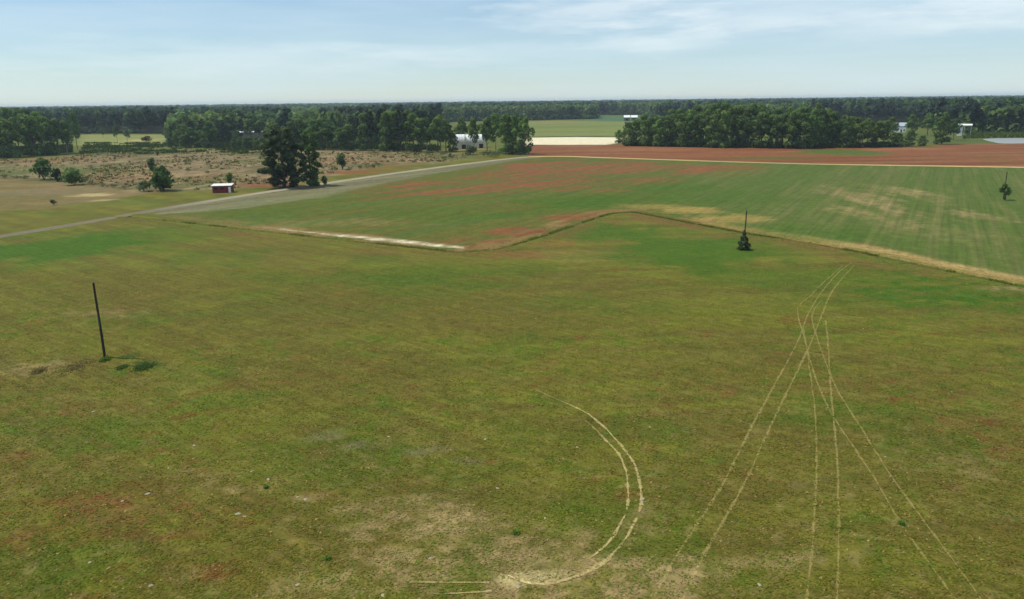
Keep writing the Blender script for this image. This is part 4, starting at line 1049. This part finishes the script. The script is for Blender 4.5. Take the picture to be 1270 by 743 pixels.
# ------------------------------------------------------------------ poles
def pole(label, bx, by, tx, ty, rad, n=10):
    P = G(bx, by); h = height_at(P, ty); t = thing('wooden_pole', label, 'pole', (P[0], P[1], 0))
    # lean of the real post: where the top lands at that height
    d = ray(tx, ty); k = (h - H) / d.z; top = (d.x * k - P[0], 0, h)
    m = MB(); pts = [(top[0] * f, .03 * math.sin(5 * f), -.4 if f == 0 else h * f) for f in np.linspace(0, 1, 8)]
    m.tube(pts, [rad * (1.12 - .32 * f) for f in np.linspace(0, 1, 8)], n, .04); m.build('shaft', POLEWOOD, t)
    m = MB(); m.tube([(top[0] - .01, 0, h), (top[0], 0, h + .05)], [rad * .85, rad * .6], n); m.build('cap', simple('pole_cap', (.05, .05, .05), .6), t)
    m = MB(); m.tube([(top[0] * .62, -rad * .9, h * .62), (top[0] * .55, -rad * 1.02, h * .4)], [.025, .025], 5); m.build('ground_wire', simple('dull_wire', (.12, .12, .12), .5), t)
    return t


pole('tall dark wooden pole standing in the near grass at left', 130, 443.5, 116, 351, .13)
pole('dark wooden pole rising out of a shrub beside the ditch', 922.5, 309, 926, 261, .12)
pole('thin dark pole behind the small lone tree at the right', 1244.5, 247, 1249, 213, .12)
bush('shrub', 'dark pointed shrub wrapped round the foot of the ditch pole', 922, 309.8, 286, 16, L_CEDAR, 61, n=420, cone=True)
weed_clump('flat dark green weed clump right of the near pole', 178, 456, .34, 44, WK, 62, n=560)
weed_clump('small dark weed clump just beside the near pole foot', 152, 456, .26, 28, WK, 63, n=420)
weed_clump('dry brownish weed clump left of the near pole', 48, 461, .32, 34, WD, 64, n=560)
weed_clump('low grass tuft round the near pole foot', 131, 446.5, .4, 24, WG, 65)
weed_clump('long strip of dry weeds between the near pole and the brownish clump', 92, 456, .22, 100, WD, 66, n=700)['kind'] = 'stuff'
# lone small tree at right
P = G(1246, 248.5); h = height_at(P, 227.5); rng = np.random.default_rng(71); w = 14 * mpp(P)
lobes = [(rng.uniform(-.3, .3) * w, rng.uniform(-.3, .3) * w, h * rng.uniform(.42, .85), w * .24, w * .24, h * .16) for _ in range(11)]
t = thing('lone_tree', 'small lone round tree with a short trunk in the green field at right', 'tree', (P[0], P[1], 0))
m = MB(); random.seed(3); m.tube([(0, 0, -.2), (.05, 0, h * .25), (0, .1, h * .6)], [.24, .2, .1], 8); m.tube([(0, 0, h * .2), (w * .2, 0, h * .55)], [.12, .05], 6); m.tube([(0, 0, h * .25), (-w * .22, .1, h * .6)], [.1, .04], 6); m.build('trunk', BARK, t)
add('crown', crown_mesh('crown', leaf_cloud(lobes, 420, .5, rng, shell=(.3, 1.15)), L_MID), t)

# pale clods and green weed clumps lying in the near grass
CLOD = simple('pale_dry_clod', (.34, .29, .19), .9, .2, 8, .1)
def clod(px, py, wpx, seed):
    P = G(px, py); w = wpx * mpp(P); rng = np.random.default_rng(seed)
    vs = []; n = 9; rings = ((.0, .9), (.18, 1.0), (.34, .62), (.4, .15))
    for z, rr in rings:
        for i in range(n):
            a = 2 * math.pi * i / n; k = rr * rng.uniform(.75, 1.2); vs.append((math.cos(a) * k * w / 2, math.sin(a) * k * w / 3, z * w * .6))
    fs = [[r * n + i, r * n + (i + 1) % n, (r + 1) * n + (i + 1) % n, (r + 1) * n + i] for r in range(3) for i in range(n)] + [[3 * n + i for i in range(n)]]
    o = add('clod', mesh_from('clod', vs, fs, CLOD), None, (P[0], P[1], 0)); o['label'] = 'small pale clod lying in the near grass'; o['category'] = 'clod'; o['group'] = 'pale clods in the near grass'; o.rotation_euler = (0, 0, rng.uniform(0, 6.28))
for k, (px, py, wp) in enumerate([(295, 638, 8), (303, 641, 5), (333, 595, 6), (369, 617, 5), (379, 620, 6), (152, 622, 5), (183, 613, 7), (112, 698, 6), (187, 727, 7), (116, 511, 5), (241, 553, 5), (369, 726, 7), (475, 739, 7),
                                  (617, 606, 5), (602, 545, 5), (534, 693, 6), (482, 542, 5), (806, 530, 4), (716, 555, 4), (942, 726, 7), (1098, 567, 4), (312, 585, 4), (209, 581, 4), (676, 643, 5), (797, 620, 9), (643, 728, 8)]):
    clod(px, py, wp, 500 + k)
for k, (px, py, wp) in enumerate([(640, 661, 22), (407, 693, 16), (330, 605, 12), (1118, 650, 20)]):
    weed_clump('low green weed clump growing in the near grass', px, py, .22, wp * .9, [q * 1.5 for q in WG], 540 + k, 'green weed clumps in the near grass', 340)

# ------------------------------------------------------------------ sky, sun, haze
SUN_AZ, SUN_EL = R(-82), R(61)
wd = bpy.data.worlds.new('World'); S.world = wd; wd.use_nodes = True; nt = wd.node_tree
for nn in list(nt.nodes): nt.nodes.remove(nn)
out = nt.nodes.new('ShaderNodeOutputWorld'); bg = nt.nodes.new('ShaderNodeBackground'); bg.inputs[1].default_value = .10
sky = nt.nodes.new('ShaderNodeTexSky'); sky.sky_type = 'NISHITA'; sky.sun_disc = False; sky.sun_elevation = SUN_EL; sky.sun_rotation = SUN_AZ; sky.altitude = 0; sky.air_density = 1.0; sky.dust_density = 0.0; sky.ozone_density = 4.0
tc = nt.nodes.new('ShaderNodeTexCoord'); mp_ = nt.nodes.new('ShaderNodeMapping'); mp_.inputs['Scale'].default_value = (2.6, 2.6, 26); nt.links.new(tc.outputs['Generated'], mp_.inputs[0])
cn = noise_node(nt, 1.0, 6, .58, mp_.outputs[0]); sx = N(nt, 'ShaderNodeSeparateXYZ'); nt.links.new(tc.outputs['Generated'], sx.inputs[0])
ad = N(nt, 'ShaderNodeMath', operation='MULTIPLY_ADD'); nt.links.new(sx.outputs[0], ad.inputs[0]); ad.inputs[1].default_value = .22; nt.links.new(cn.outputs[0], ad.inputs[2])
cf = maprange(nt, ad.outputs[0], .24, .92, .16, .85)
cl = mixc(nt, cf, sky.outputs[0], (7.3, 8.2, 8.6))
def puff(px, py, wx, wy, k):
    global cl
    c0 = ray(px, py).normalized()
    v = N(nt, 'ShaderNodeVectorMath', operation='SUBTRACT'); nt.links.new(tc.outputs['Generated'], v.inputs[0]); v.inputs[1].default_value = c0
    sc_ = N(nt, 'ShaderNodeVectorMath', operation='MULTIPLY'); nt.links.new(v.outputs[0], sc_.inputs[0]); sc_.inputs[1].default_value = (930 / wx, 930 / wx, 930 / wy)
    ln_ = N(nt, 'ShaderNodeVectorMath', operation='LENGTH'); nt.links.new(sc_.outputs[0], ln_.inputs[0])
    nn = noise_node(nt, 1.0, 7, .62, pm.outputs[0]); q = N(nt, 'ShaderNodeMath', operation='MULTIPLY_ADD'); nt.links.new(nn.outputs[0], q.inputs[0]); q.inputs[1].default_value = -2.6; nt.links.new(ln_.outputs['Value'], q.inputs[2])
    cl = mixc(nt, maprange(nt, q.outputs[0], -.2, -1.1, 0, k), cl, (9.6, 9.6, 9.3))
pm = nt.nodes.new('ShaderNodeMapping'); pm.inputs['Scale'].default_value = (9, 9, 60); nt.links.new(tc.outputs['Generated'], pm.inputs[0])
for a in ((735, 14, 130, 22, .5), (815, 52, 80, 14, .5), (1000, 12, 180, 24, .2), (1130, 30, 150, 18, .28), (1240, 14, 90, 22, .4), (900, 30, 140, 16, .2), (300, 74, 280, 22, .28), (560, 66, 160, 12, .2)): puff(*a)
cl = cl; cl = mixc(nt, 1.0, cl, (.80, .88, .93), 'MULTIPLY'); nt.links.new(cl, bg.inputs[0]); nt.links.new(bg.outputs[0], out.inputs[0])
sl = bpy.data.lights.new('sun', 'SUN'); sl.energy = 3.4; sl.angle = R(.53); sl.color = (1, .94, .82)
so = bpy.data.objects.new('sun', sl); COL.objects.link(so)
sd = Vector((math.sin(SUN_AZ) * math.cos(SUN_EL), math.cos(SUN_AZ) * math.cos(SUN_EL), math.sin(SUN_EL)))
so.rotation_euler = (-sd).to_track_quat('-Z', 'Y').to_euler(); so.location = (0, 0, 200)

HAZE = 1.05e-4
if HAZE:
    m_, nt, out = new_mat('haze_air'); pv = nt.nodes.new('ShaderNodeVolumePrincipled'); pv.inputs['Color'].default_value = (.74, .88, 1.0, 1); pv.inputs['Density'].default_value = HAZE; pv.inputs['Anisotropy'].default_value = .2
    nt.links.new(pv.outputs[0], out.inputs['Volume'])
    m = MB(); m.box(-9000, 9000, -900, 9500, -2.2, 46); o = m.build('haze', m_); o['kind'] = 'stuff'; o['label'] = 'thin pale haze in the distance'; o['category'] = 'haze'

S.view_settings.view_transform = 'Standard'; S.view_settings.look = 'None'; S.view_settings.gamma = 1; S.view_settings.exposure = 0.22; S.view_settings.use_curve_mapping = False
S.render.engine = 'CYCLES'; S.cycles.use_denoising = True; S.cycles.max_bounces = 6; S.cycles.volume_bounces = 0; S.cycles.transparent_max_bounces = 8
